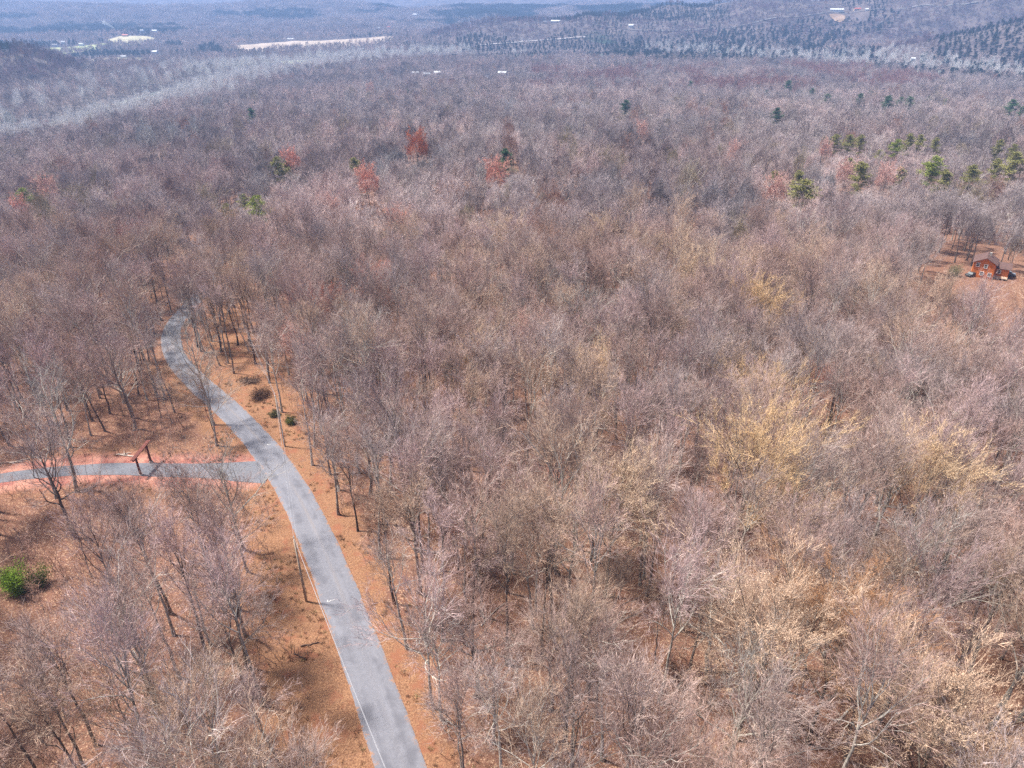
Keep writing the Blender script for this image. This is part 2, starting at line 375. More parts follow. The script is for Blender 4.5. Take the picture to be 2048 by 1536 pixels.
# ------------------------------------------------------------------ trees: templates
def unit(v): return v / (np.linalg.norm(v, axis=-1, keepdims=True) + 1e-9)
def bent(p, d, L, n, rng, wob=.18, lift=.25):
    P = [p]; st = L / n; d = unit(d)
    for _ in range(n):
        d = unit(d + rng.normal(0, wob, 3) + np.array([0, 0, lift / n])); P.append(P[-1] + d * st)
    return np.array(P), d
def twig_tris(S, D, L, wd, rng):
    side = unit(np.cross(D, rng.normal(size=D.shape))) * wd[:, None] / 2
    return np.stack([S - side, S + side, S + D * L[:, None]], 1)
def gen_tree(seed, Ht=20, CR=4.2, fork=.42, limbs=8, lod=0, spread=.75, trunk_r=.2, twist=.16, twigs=1.0, buds=0, shell=True):
    rng = np.random.default_rng(seed); wood, fine = MB(), MB()
    k = (8, 5, 4, 3)[lod]
    lean = rng.normal(0, .02, 2)
    nseg = (9, 6, 4, 3)[lod]; zt = np.linspace(0, Ht * .8, nseg + 1)
    tr = np.stack([lean[0] * zt + np.cumsum(rng.normal(0, .10, nseg + 1)), lean[1] * zt + np.cumsum(rng.normal(0, .10, nseg + 1)), zt - .3], 1); tr[0, :2] = 0
    rad = trunk_r * np.clip(1 - .82 * zt / (Ht * .8), .12, 1); rad[0] *= 1.45
    wood.tube(tr, rad, k)
    def tp(z): return np.array([np.interp(z, tr[:, 2], tr[:, i]) for i in range(3)])
    s3, d3, l3 = [], [], []
    az = rng.uniform(0, 6.28); n2 = (7, 5, 3, 2)[lod]; n3 = (5, 4, 3, 2)[lod]
    nl = limbs if lod < 3 else max(4, limbs // 2)
    for i in range(nl + 1):
        f = i / nl; z = Ht * (fork + (.76 - fork) * f ** .9); az += 2.4 + rng.normal(0, .35)
        ang = (spread * (1 - .55 * f)) * rng.uniform(.75, 1.2) if i < nl else .12
        L = CR / max(math.sin(ang), .42) * rng.uniform(.8, 1.1) * (1 - .25 * f) if i < nl else Ht * .22
        L = min(L, (Ht * 1.02 - z) / math.cos(ang) * 1.05)
        d = np.array([math.sin(ang) * math.cos(az), math.sin(ang) * math.sin(az), math.cos(ang)])
        r0 = float(np.interp(z, tr[:, 2], rad)) * .72
        P, _ = bent(tp(z), d, L, (6, 4, 2, 1)[lod], rng, twist, .35)
        rr = np.linspace(r0, r0 * .25, len(P)); wood.tube(P, rr, max(3, k - 3), 1)
        for j in range(n2 + 1):
            g = .28 + .72 * (j + rng.uniform(-.3, .3)) / n2; g = min(max(g, .2), 1)
            q = g * (len(P) - 1); a0 = int(min(q, len(P) - 2)); p = P[a0] + (P[a0 + 1] - P[a0]) * (q - a0); dd = unit(P[a0 + 1] - P[a0])
            side = unit(np.cross(dd, rng.normal(size=3))); d2 = unit(dd * rng.uniform(.6, 1.2) + side * rng.uniform(.5, 1.0) + [0, 0, .2])
            L2 = L * rng.uniform(.28, .48) * (1.15 - .5 * g)
            Q, _ = bent(p, d2, L2, (3, 2, 1, 1)[lod], rng, .2, .25); r2 = max(r0 * .38 * (1.1 - .6 * g), .018)
            wood.tube(Q, np.linspace(r2, r2 * .35, len(Q)), 3, 1)
            for h in range(n3 + 1):
                g2 = min(1, .15 + .85 * (h + rng.uniform(-.3, .3)) / n3); q = max(g2, 0) * (len(Q) - 1); b0 = int(min(q, len(Q) - 2))
                p3 = Q[b0] + (Q[b0 + 1] - Q[b0]) * (q - b0); e = unit(Q[b0 + 1] - Q[b0])
                side = unit(np.cross(e, rng.normal(size=3)))
                s3.append(p3); d3.append(unit(e * rng.uniform(.5, 1.1) + side * rng.uniform(.5, 1.0) + [0, 0, .3])); l3.append(L2 * rng.uniform(.35, .65))
    S, D, L = np.array(s3), np.array(d3), np.array(l3)
    L = np.maximum(L, .5)
    wmul = (1, 1.7, 3.2, 6.0)[lod]
    fine.tris(twig_tris(S, D, L, np.full(len(S), .04 * wmul ** .7), rng))
    cen = np.array([0, 0, Ht * (fork + .18)]); env = np.array([CR, CR, Ht * (1.0 - fork - .18)])
    def children(S, D, L, n, lr, wd, spreadv, upv=.2):
        m = len(S); g = rng.uniform(.12, 1, (m, n)); P = S[:, None] + D[:, None] * (L[:, None] * g)[..., None]
        sd_ = unit(np.cross(np.broadcast_to(D[:, None], (m, n, 3)), rng.normal(size=(m, n, 3))))
        DD = unit(D[:, None] * rng.uniform(.4, 1.1, (m, n, 1)) + sd_ * rng.uniform(.4, spreadv, (m, n, 1)) + .75 * unit((P - cen) / env) + np.array([0, 0, upv]))
        LL = L[:, None] * rng.uniform(*lr, (m, n))
        return P.reshape(-1, 3), DD.reshape(-1, 3), LL.ravel(), np.full(m * n, wd)
    n4 = max(2, int((6, 4, 3, 4)[lod] * twigs))
    P4, D4, L4, W4 = children(S, D, L, n4, (.4, .8), .019 * wmul, 1.0)
    fine.tris(twig_tris(P4, D4, L4, W4, rng))
    if lod < 2:
        P5, D5, L5, W5 = children(P4, D4, L4, (3, 2)[lod], (.35, .75), .016 * wmul, .9)
        fine.tris(twig_tris(P5, D5, L5, W5, rng))
    else: P5, D5, L5 = P4, D4, L4
    if shell and lod:
        ns = (0, 7000, 2600, 160)[lod]; u = rng.normal(size=(ns, 3)); u[:, 2] = np.abs(u[:, 2]) * .9 - .12; u = unit(u)
        lb = rng.normal(size=(13, 3)); lb[:, 2] = np.abs(lb[:, 2]); lb = unit(lb); q = np.max(u @ lb.T, 1) ** 10
        ok = rng.random(ns) < .12 + .88 * q; u, q = u[ok], q[ok]
        rad_ = (.66 + .24 * q) * rng.uniform(.86, 1.03, len(u)); S_ = cen + u * env * rad_[:, None] * [.92, .92, 1]
        D_ = unit(u * env + rng.normal(0, .28, u.shape) * CR * .5 + [0, 0, CR * .5]); L_ = rng.uniform(.10, .22, len(u)) * CR
        fine.tris(twig_tris(S_, D_, L_, np.full(len(u), .03 * wmul), rng))
    if buds:   # catkins and small new leaves near the twig ends
        idx = rng.integers(0, len(P5), int(buds * (17000, 6000, 1700, 300)[lod])); c = P5[idx] + D5[idx] * (L5[idx] * rng.uniform(.4, 1.1, len(idx)))[:, None]
        sz = (.021, .06, .17, .4)[lod] * rng.uniform(.6, 1.3, (len(idx), 1, 1))
        fine.tris(c[:, None] + rng.normal(size=(len(idx), 3, 3)) * sz)
    return wood, fine
def gen_pine(seed, Ht=15, CR=2.6, lod=0, bare=.45, droop=-.05, flat=False):
    rng = np.random.default_rng(seed); wood, fine = MB(), MB(); k = (7, 5, 4, 3)[lod]
    z = np.linspace(0, Ht, 7); tr = np.stack([np.cumsum(rng.normal(0, .12, 7)), np.cumsum(rng.normal(0, .12, 7)), z - .3], 1); tr[0, :2] = 0
    wood.tube(tr, np.linspace(.2, .03, 7), k)
    T = []
    nb = (60, 46, 22, 9)[lod]; ncl = (9, 6, 4, 3)[lod]; nt_ = (34, 16, 8, 5)[lod]; sz = (.13, .24, .45, .8)[lod]
    for i in range(nb):
        f = rng.uniform(0, 1) ** .8; zz = Ht * (bare + (1 - bare) * f); az = rng.uniform(0, 6.28)
        L = CR * (1 - f ** 1.6 * .85) * rng.uniform(.45, 1.15) * (.6 + .4 * min(1, f * 4))
        p = np.array([np.interp(zz, tr[:, 2], tr[:, j]) for j in range(3)])
        d = unit(np.array([math.cos(az), math.sin(az), droop + .45 * f + rng.normal(0, .12)]))
        Q, e = bent(p, d, L, 2, rng, .12, .3); wood.tube(Q, [.045, .03, .012], 3)
        for c in range(ncl):
            g = rng.uniform(.35, 1.05); cc = p + (Q[-1] - p) * g + rng.normal(0, .16 * L ** .5, 3) * [1, 1, .5]
            off = rng.normal(size=(nt_, 3)) * [.34, .34, .17] * (1 if lod < 2 else 1.3)
            dr = unit(off + [0, 0, .15]) * sz * 1.6
            sd_ = unit(np.cross(dr, rng.normal(size=dr.shape))) * sz * .42
            b = cc + off; T.append(np.stack([b - sd_, b + sd_, b + dr], 1))
    fine.tris(np.concatenate(T)); return wood, fine
def gen_sapling(seed, Ht=4.5, lod=0):
    rng = np.random.default_rng(seed); w_, f_ = MB(), MB(); T = []
    for s in range(rng.integers(2, 5)):
        p = np.array([rng.normal(0, .5), rng.normal(0, .5), 0]); L = Ht * rng.uniform(.5, 1.1)
        P, _ = bent(p, np.array([rng.normal(0, .25), rng.normal(0, .25), 1]), L, 4, rng, .1, .2); w_.tube(P, np.linspace(.035, .01, 5), 3)
        n = 14; g = rng.uniform(.25, 1, n); q = np.stack([np.interp(g * L, np.linspace(0, L, 5), P[:, i]) for i in range(3)], 1)
        a = rng.uniform(0, 6.28, n); d = unit(np.stack([np.cos(a), np.sin(a), rng.uniform(.3, 1.5, n)], 1)); l = L * rng.uniform(.15, .35, n)
        T.append(twig_tris(q, d, l, np.full(n, .024), rng))
        m = 6; g2 = rng.uniform(.2, 1, (n, m)); q2 = (q[:, None] + d[:, None] * (l[:, None] * g2)[..., None]).reshape(-1, 3)
        d2 = unit(np.repeat(d, m, 0) + rng.normal(0, .6, (n * m, 3))); T.append(twig_tris(q2, d2, np.repeat(l, m) * .5, np.full(n * m, .016), rng))
    f_.tris(np.concatenate(T)); return w_, f_
def merge(parts, mats, name):
    m = MB()
    for mb, mi in parts:
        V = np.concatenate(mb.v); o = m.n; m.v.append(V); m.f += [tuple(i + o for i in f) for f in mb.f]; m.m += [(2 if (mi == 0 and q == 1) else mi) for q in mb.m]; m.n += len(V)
    return m.mesh(name, mats)

SPEC = {  # kinds of bare tree: parameters of the generator
    'a': dict(Ht=20, CR=4.9, fork=.34, limbs=11, spread=.66), 'b': dict(Ht=22, CR=4.2, fork=.42, limbs=10, spread=.52, trunk_r=.24),
    'c': dict(Ht=19, CR=5.3, fork=.34, limbs=12, spread=.78, trunk_r=.25), 'd': dict(Ht=21, CR=3.0, fork=.48, limbs=8, spread=.45, twigs=.8),
    'e': dict(Ht=20, CR=6.0, fork=.30, limbs=13, spread=.82, trunk_r=.3), 'f': dict(Ht=14, CR=2.2, fork=.36, limbs=7, spread=.5, trunk_r=.11, twigs=.55)}
BUD = dict(Ht=18, CR=5.8, fork=.32, limbs=13, spread=.85, buds=2.8)
RED = dict(Ht=16, CR=4.6, fork=.40, limbs=12, spread=.85, buds=2.8)
WHITE = dict(Ht=21, CR=5.6, fork=.3, limbs=10, spread=.85, trunk_r=.3, twist=.2, twigs=.8)
def nstyle(s, j): return {**s, 'fork': min(s['fork'] + (.12, .04)[j], .58), 'CR': s['CR'] * (.86, .95)[j], 'Ht': s['Ht'] * (1.0, .93)[j], 'twigs': s.get('twigs', 1) * .85, 'twist': (.16, .22)[j]}
near = {}; NMB = []
for i, (k, s) in enumerate(SPEC.items()):
    for j in range(2):
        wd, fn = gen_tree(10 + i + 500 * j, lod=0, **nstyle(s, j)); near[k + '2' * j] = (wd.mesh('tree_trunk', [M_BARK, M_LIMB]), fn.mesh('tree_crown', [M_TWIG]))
        NMB.append((wd, fn))
for i in range(2):
    for nm, s in (('bud', BUD), ('red', RED), ('white', WHITE)):
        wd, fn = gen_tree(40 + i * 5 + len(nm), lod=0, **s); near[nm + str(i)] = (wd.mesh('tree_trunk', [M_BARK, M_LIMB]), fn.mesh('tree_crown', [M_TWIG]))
mid = {}
for i in range(2):
    for nm, s in (('bud', BUD), ('red', RED), ('white', WHITE)):
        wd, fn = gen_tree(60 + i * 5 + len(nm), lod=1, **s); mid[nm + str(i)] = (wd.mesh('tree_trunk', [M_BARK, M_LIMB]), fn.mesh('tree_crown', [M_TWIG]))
    wd, fn = gen_pine(80 + i, 15, 4.2, 0, (.30, .45)[i]); near['pine' + str(i)] = (wd.mesh('pine_trunk', [M_BARK]), fn.mesh('pine_crown', [M_NEEDLE]))
    wd, fn = gen_pine(90 + i, 15, 4.4, 1, (.28, .42)[i]); mid['pine' + str(i)] = (wd.mesh('pine_trunk', [M_BARK]), fn.mesh('pine_crown', [M_NEEDLE]))
# collection of source meshes for the far-reaching woodland (never linked to the scene)
SRC = bpy.data.collections.new('woodland_sources'); SRCN = []
def src(key, me): o = bpy.data.objects.new('s%02d_%s' % (len(SRCN), key), me); SRC.objects.link(o); SRCN.append(key)
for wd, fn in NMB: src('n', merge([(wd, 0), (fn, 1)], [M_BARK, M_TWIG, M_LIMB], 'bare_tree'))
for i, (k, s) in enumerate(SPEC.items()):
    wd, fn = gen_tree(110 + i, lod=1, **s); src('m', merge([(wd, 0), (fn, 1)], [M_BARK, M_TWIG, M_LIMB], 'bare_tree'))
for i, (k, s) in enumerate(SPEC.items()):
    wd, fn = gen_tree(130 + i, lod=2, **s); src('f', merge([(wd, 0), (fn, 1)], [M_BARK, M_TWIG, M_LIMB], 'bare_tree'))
for i in range(4):
    parts = []; rg = np.random.default_rng(200 + i)
    for q in range(16):
        s = list(SPEC.values())[rg.integers(0, 6)]; wd, fn = gen_tree(210 + i * 20 + q, lod=3, **s)
        off = np.array([(q % 4 - 1.5) * 7 + rg.normal(0, 1.6), (q // 4 - 1.5) * 7 + rg.normal(0, 1.6), rg.uniform(-3, 1)])
        for mb, mi in ((wd, 0), (fn, 1)): mb.v = [v + off for v in mb.v]; parts.append((mb, mi))
    src('c', merge(parts, [M_BARK, M_TWIG, M_LIMB], 'tree_clump'))
for i in range(3):
    wd, fn = gen_pine(300 + i, 13, 3.0, 2, .12, .1); src('p', merge([(wd, 0), (fn, 1)], [M_BARK, M_NEEDLE], 'far_pine'))
for i in range(2):
    parts = []; rg = np.random.default_rng(320 + i)
    for q in range(16):
        wd, fn = gen_pine(330 + i * 20 + q, rg.uniform(11, 18), 3.4, 3, .1, .1)
        off = np.array([(q % 4 - 1.5) * 6.5 + rg.normal(0, 1.6), (q // 4 - 1.5) * 6.5 + rg.normal(0, 1.6), 0])
        for mb, mi in ((wd, 0), (fn, 1)): mb.v = [v + off for v in mb.v]; parts.append((mb, mi))
    src('q', merge(parts, [M_BARK, M_NEEDLE], 'pine_clump'))
for i in range(3):
    wd, fn = gen_tree(360 + i, lod=2, **WHITE); src('w', merge([(wd, 0), (fn, 1)], [M_BARK, M_TWIG, M_LIMB], 'pale_tree'))
IDX = {k: [i for i, q in enumerate(SRCN) if q == k] for k in set(SRCN)}
SRC2 = bpy.data.collections.new('undergrowth_sources')
for i in range(6):
    wd, fn = gen_sapling(400 + i, (2.2, 3.2, 4.2, 5, 2.6, 6)[i]); me = merge([(wd, 0), (fn, 1)], [M_BARK, M_TWIG, M_LIMB], 'sapling')
    SRC2.objects.link(bpy.data.objects.new('u%02d' % i, me))

def scatter(name, P, idx, rot, scale, tone, bark, coll, label):
    me = bpy.data.meshes.new(name); n = len(P); me.vertices.add(n); me.vertices.foreach_set('co', np.asarray(P, np.float32).ravel())
    def at(nm, ty, key, arr): a = me.attributes.new(nm, ty, 'POINT'); a.data.foreach_set(key, np.asarray(arr).ravel())
    at('pick', 'INT', 'value', np.asarray(idx, np.int32)); at('rot', 'FLOAT_VECTOR', 'vector', np.asarray(rot, np.float32)); at('size', 'FLOAT_VECTOR', 'vector', np.asarray(scale, np.float32))
    at('tone', 'FLOAT_VECTOR', 'vector', np.asarray(tone, np.float32)); at('bark', 'FLOAT_VECTOR', 'vector', np.asarray(bark, np.float32))
    g = bpy.data.node_groups.new(name, 'GeometryNodeTree')
    g.interface.new_socket('Geometry', in_out='INPUT', socket_type='NodeSocketGeometry'); g.interface.new_socket('Geometry', in_out='OUTPUT', socket_type='NodeSocketGeometry')
    gi, go = g.nodes.new('NodeGroupInput'), g.nodes.new('NodeGroupOutput'); ip = g.nodes.new('GeometryNodeInstanceOnPoints'); ci = g.nodes.new('GeometryNodeCollectionInfo')
    ci.inputs['Collection'].default_value = coll; ci.inputs['Separate Children'].default_value = True; ci.inputs['Reset Children'].default_value = True
    def na(nm, ty): x = g.nodes.new('GeometryNodeInputNamedAttribute'); x.data_type = ty; x.inputs['Name'].default_value = nm; return x.outputs['Attribute']
    g.links.new(gi.outputs[0], ip.inputs['Points']); g.links.new(ci.outputs[0], ip.inputs['Instance']); ip.inputs['Pick Instance'].default_value = True
    g.links.new(na('pick', 'INT'), ip.inputs['Instance Index'])
    e2r = g.nodes.new('FunctionNodeEulerToRotation'); g.links.new(na('rot', 'FLOAT_VECTOR'), e2r.inputs[0]); g.links.new(e2r.outputs[0], ip.inputs['Rotation'])
    g.links.new(na('size', 'FLOAT_VECTOR'), ip.inputs['Scale']); g.links.new(ip.outputs[0], go.inputs[0])
    o = put(name, me, kind='stuff', label=label); md = o.modifiers.new('scatter', 'NODES'); md.node_group = g; return o

# ------------------------------------------------------------------ tones (real colours of twigs and bark)
def near_tone(rng):
    base = [(.42, .29, .245), (.45, .335, .29), (.36, .245, .21), (.44, .315, .295), (.48, .34, .25), (.39, .31, .29)][rng.integers(0, 6)]
    return np.array(base) * rng.uniform(.78, 1.22) * 1.22
BARKS = np.array([(.20, .16, .135), (.30, .25, .215), (.15, .115, .095), (.42, .38, .33), (.56, .52, .45), (.25, .205, .175)])
BARKS = np.clip(BARKS * 1.22, 0, .75)
# ------------------------------------------------------------------ clearings
HOUSES = [  # px, py, w, d, h, wall, roof, label
    (68, 102, 26, 9, 4.5, 'w', 'g', 'long low white farmhouse at the left end of the green far field'),
    (111, 93, 15, 9, 5, 'w', 'b', 'white farmhouse standing mid-way along the bright green far field'),
    (127, 87, 11, 8, 5, 'c', 'g', 'small cream house behind the green field beyond the river'),
    (164, 92, 12, 9, 6, 'w', 'g', 'tall white farmhouse at the right end of the green far field'),
    (53, 91, 13, 7, 4, 'w', 'b', 'small white shed at the forest edge above the dark left hill'),
    (251, 73, 18, 9, 5, 't', 'r', 'tan farmhouse with a rusty roof on the straw field'),
    (285, 65, 12, 9, 8, 'w', 'g', 'tall narrow white farmhouse beside the straw field'),
    (309, 63, 18, 9, 4, 'w', 'w', 'white-roofed barn right of the tall narrow farmhouse'),
    (311, 106, 13, 9, 4, 'w', 'w', 'white cottage alone in the bare trees below the straw field'),
    (248, 116, 12, 8, 4, 'w', 'g', 'white cottage at the back edge of the lowest far field'),
    (451, 231, 16, 8, 4, 'w', 'g', 'pale grey cabin in the bare woods near the river bend'),
    (424, 252, 15, 7, 4, 'w', 'w', 'low white trailer home in the woods below the grey cabin'),
    (412, 268, 7, 6, 3, 'w', 'w', 'tiny white shed in the woods below the white trailer home'),
    (581, 80, 19, 8, 4, 'w', 'w', 'white barn on the far edge of the long straw field'),
    (830, 30, 22, 10, 4, 'w', 'w', 'low white building on the distant wooded rise'),
    (757, 58, 16, 9, 5, 'w', 'g', 'white farmhouse left of the red-roofed barn'),
    (778, 57, 15, 9, 6, 'w', 'r', 'white barn with a red roof at the end of the straw field'),
    (831, 150, 13, 8, 4, 'w', 'w', 'leftmost white house of the row deep in the grey woods'),
    (853, 152, 15, 8, 4, 'w', 'g', 'grey-roofed white house second from left in the row in the woods'),
    (875, 150, 13, 8, 5, 'w', 'w', 'taller white house third from left in the row in the woods'),
    (972, 158, 13, 8, 4, 'w', 'b', 'dark-roofed white house in the middle of the row in the woods'),
    (1005, 152, 17, 9, 6, 'w', 'w', 'brightest two storey white house of the row in the woods'),
    (1038, 157, 14, 7, 3, 'c', 'g', 'low cream house at the right end of the row in the woods'),
    (1111, 45, 30, 10, 4, 'w', 'w', 'long white building on top of the rounded middle hill'),
    (1090, 47, 10, 9, 5, 't', 'b', 'small dark-roofed house beside the long white hilltop building'),
    (1262, 54, 15, 10, 5, 'w', 'w', 'white house alone on the slope right of the middle hill'),
    (1673, 23, 42, 12, 5, 'w', 'w', 'long white building on the crest above the bare sandy scar'),
    (1714, 20, 22, 9, 4, 't', 'r', 'tan building right of the long white building on the crest'),
    (1733, 21, 9, 8, 4, 'w', 'w', 'small white shed at the right end of the crest buildings'),
    (1825, 121, 9, 7, 4, 'w', 'w', 'tiny white hut at the foot of the dark cedar slope')]
HPOS = [hit(h[0], h[1] + 1, 0) for h in HOUSES]
def sight_clear(x, y, z, cx, cy, cz, half, length):
    """true where a tree would stand on the camera side of a homestead clearing"""
    d = math.hypot(cx, cy); ux, uy = cx / d, cy / d
    a = (cx - x) * ux + (cy - y) * uy; b = np.abs(-(cx - x) * uy + (cy - y) * ux)
    return (a > -14) & (a < length) & (b < half)
def low_zone(x, y):
    m = np.zeros(np.shape(x), bool)
    for h, p in zip(HOUSES, HPOS):
        if h[1] > 200: continue
        m |= sight_clear(x, y, None, p[0], p[1], p[2], h[2] * .5 + 4, 130 if p[1] < 1500 else 190)
    for t in TREES:
        if t['y'] > 260 and t['kind'] != 'white': m |= sight_clear(x, y, None, t['x'], t['y'], 0, 4.5 * t['s'], 60)
    return m
def blocked(x, y, far=False):
    d, _ = dist_poly(x, y, RIVER); bad = d < 38
    for W in FIELDS:
        c = W.mean(0); m = np.hypot(x - c[0], y - c[1]) < 500
        if m.any(): bad |= m & in_poly(x, y, W)
    for h, p in zip(HOUSES, HPOS):
        bad |= sight_clear(x, y, None, p[0], p[1], p[2], h[2] * .5 + 3, 12 if h[1] > 200 else 28 if p[1] < 1500 else 70)
    if not far:
        nz = fbm(x / 7 + 50, y / 7, 2) - .5
        d, _ = dist_poly(x, y, ROAD[::6]); bad |= d + nz * 3 < np.where(y < 100, 4.5, np.where(y < 135, 5.2, np.where(y < 160, 4.4, 2.3)))
        bad |= (d + nz * 2 < 9.0) & (x < np.interp(y, ROAD[:, 1], ROAD[:, 0])) & (y < 96)
        d, _ = dist_poly(x, y, DRIVE[::6]); bad |= d + nz * 2 < 4.6
        d, _ = dist_poly(x, y, POLES[:3]); bad |= d + nz * 3 < np.where(y < 150, 3.4, 2.0)
        for px in range(20, 360, 40):
            q = hit(px, 945); bad |= sight_clear(x, y, None, q[0], q[1], q[2], 2.6, 21) & (fbm(x / 3 + 5, y / 3, 2) < .60)
        for bx, by, _w in ROAD[::6]:
            if 108 < by < 162: bad |= sight_clear(x, y, None, bx, by, 0, 2.4, 15)
        q = hit(285, 940); bad |= sight_clear(x, y, None, q[0], q[1], q[2], 9, 38)
        # the open bank left of the road around the first pole and right of it beyond the drive
        for px, py, rr in ((575, 1130, 4.5), (585, 1230, 4.0), (600, 1330, 3.4), (480, 775, 5), (520, 800, 5.5), (560, 850, 4), (590, 920, 3.0), (170, 1010, 4), (205, 1040, 3), (380, 905, 2.5), (70, 900, 2.5), (480, 870, 3), (480, 730, 3)):
            q = hit(px, py); bad |= np.hypot(x - q[0], y - q[1]) < rr
        bad |= sight_clear(x, y, None, HOUSE[0], HOUSE[1], HOUSE[2], 13.5, 98) & ((HOUSE[0] - x) * .58 + (HOUSE[1] - y) * .82 > -7)
        q = hit(46, 1190); bad |= sight_clear(x, y, None, q[0], q[1], 0, 6.5, 32)
    return bad

# ------------------------------------------------------------------ gather every tree
TREES = []   # dicts of the single trees
def crown_at(px, py, cz):
    x, y, z = hit(px, py, cz); return x, y, z
def special(kind, px, py, s, tone, bark, label, cat, group, cz=None, sy=1.0):
    s *= {'pine': 1.16, 'bud': 1.0, 'red': 1.15, 'white': .95}[kind] * (1.08 if py < 420 else 1)
    cz = cz if cz is not None else {'pine': 11, 'bud': 13, 'red': 12, 'white': 14}[kind] * s
    x, y, z = crown_at(px, py, cz); TREES.append(dict(kind=kind, x=x, y=y, z=z, s=s, sy=sy, tone=tone, bark=bark, label=label, cat=cat, group=group, lm=True))
Y1, Y2, TAN = (.84, .58, .32), (.84, .60, .37), (.76, .56, .39)
REDC, PINK, ORG = (.84, .43, .33), (.80, .50, .42), (.76, .54, .38)
BG, BR = 'trees in yellow bud', 'maples in red bud'
for a in [(1500, 945, 1.3, Y1, 'broad mustard-yellow budding tree, the largest yellow crown in the woods'), (1855, 985, 1.2, Y2, 'yellow-tan budding tree near the right edge, level with the broad mustard one'),
          (1190, 765, .95, Y2, 'pale yellow budding tree right of the small pale yellow one mid-forest'), (948, 735, .85, Y2, 'small pale yellow budding tree nearest the road side of the mid-forest'),
          (1520, 815, 1.0, Y1, 'ochre budding tree just behind the broad mustard one'), (1515, 625, 1.1, Y1, 'rightmost golden tree of the yellow band in the middle distance'),
          (1468, 580, 1.1, TAN, 'olive-tan budding tree in the middle of the yellow band'), (1380, 560, 1.1, TAN, 'olive-tan budding tree at the left of the yellow band'),
          (1350, 520, 1.1, TAN, 'tan budding tree at the far left tip of the yellow band'), (1015, 480, 1.1, TAN, 'round tan tree beside the peach-coloured crown'),
          (1210, 480, 1.0, TAN, 'faint tan budding tree between the peach crown and the yellow band'), (1225, 1020, 1.15, TAN, 'brownish tan budding tree left of the broad mustard one'),
          (1600, 1060, 1.0, TAN, 'orange-tan tree just in front of the broad mustard one'), (1530, 1275, 1.25, ORG, 'golden-orange tree with clinging leaves in the lower right woods'),
          (1680, 1300, 1.15, (.50, .27, .14), 'orange-tan leafy tree right of the golden-orange one'), (1890, 1470, 1.2, ORG, 'golden leafy tree in the lower right corner of the woods'),
          (215, 555, .95, (.52, .25, .13), 'orange budding tree left of the far road bend'), (1085, 500, 1.0, (.50, .29, .19), 'peach-coloured rounded crown beside the round tan tree'),
          (60, 470, .8, TAN, 'faint tan budding tree on the far left slope')]:
    special('bud', a[0], a[1], a[2], a[3], (.22, .18, .14), a[4], 'tree', BG)
for a in [(750, 575, 1.0, REDC, 'bright red maple in bud, the largest red crown right of the road'), (640, 632, .95, (.50, .18, .11), 'orange-red maple in bud left of the largest red crown'),
          (598, 690, .7, REDC, 'narrow red maple in bud beside the road corridor'), (832, 292, 1.1, (.60, .20, .09), 'vivid orange-red maple standing out in the far woods'),
          (990, 350, .9, REDC, 'small red maple in bud below the lone dark green pine'), (738, 362, .95, REDC, 'coral-red maple left of the pale stand in the far woods'),
          (800, 450, .9, REDC, 'low red maple in front of the bleached white tree'), (1632, 775, .7, REDC, 'small crimson maple low among grey trees on the right'),
          (1345, 825, .8, PINK, 'dusty pink maple mid-forest behind the tan tree'), (1470, 305, .9, PINK, 'small pink-red maple left of the olive pines'),
          (1556, 383, .9, PINK, 'pink-red maple in front of the first big olive pine'), (1690, 347, .9, PINK, 'rose-red maple between the two clusters of olive pines'),
          (1772, 355, .9, PINK, 'rose-red maple among the right-hand olive pines'), (588, 320, .9, REDC, 'small scarlet maple beside the far roadside pine'),
          (98, 378, .9, PINK, 'faint pink maple on the far left wooded slope'), (266, 488, .95, (.42, .11, .10), 'deep red maple above the orange tree by the far road bend'),
          (660, 418, .8, PINK, 'small pink maple right of the corridor pines'), (912, 1060, .55, REDC, 'small red understorey maple in the lower middle woods'),
          (1113, 966, .45, REDC, 'tiny crimson sapling maple deep in the central woods'), (42, 418, .8, REDC, 'small red maple next to the bright green pine at the left edge'),
          (1060, 675, .85, PINK, 'dusty pink crown mid-forest behind the pale yellow trees'), (740, 178, 1.0, PINK, 'far pink maple in the grey woods left of centre'),
          (1285, 268, 1.0, PINK, 'salmon maple far off in the middle woods'), (1650, 300, .8, PINK, 'small salmon maple in front of the olive pine line'),
          (695, 495, .7, (.52, .26, .13), 'small orange crown in the woods right of the far road'), (1990, 385, .8, (.40, .24, .18), 'rusty crown near the right edge below the olive pines')]:
    special('red', a[0], a[1], a[2], a[3], (.24, .20, .18), a[4], 'maple tree', BR)
OL, DG, BGn = (.30, .28, .10), (.10, .17, .085), (.32, .36, .08)
PG = 'pine trees rising above the bare woods'
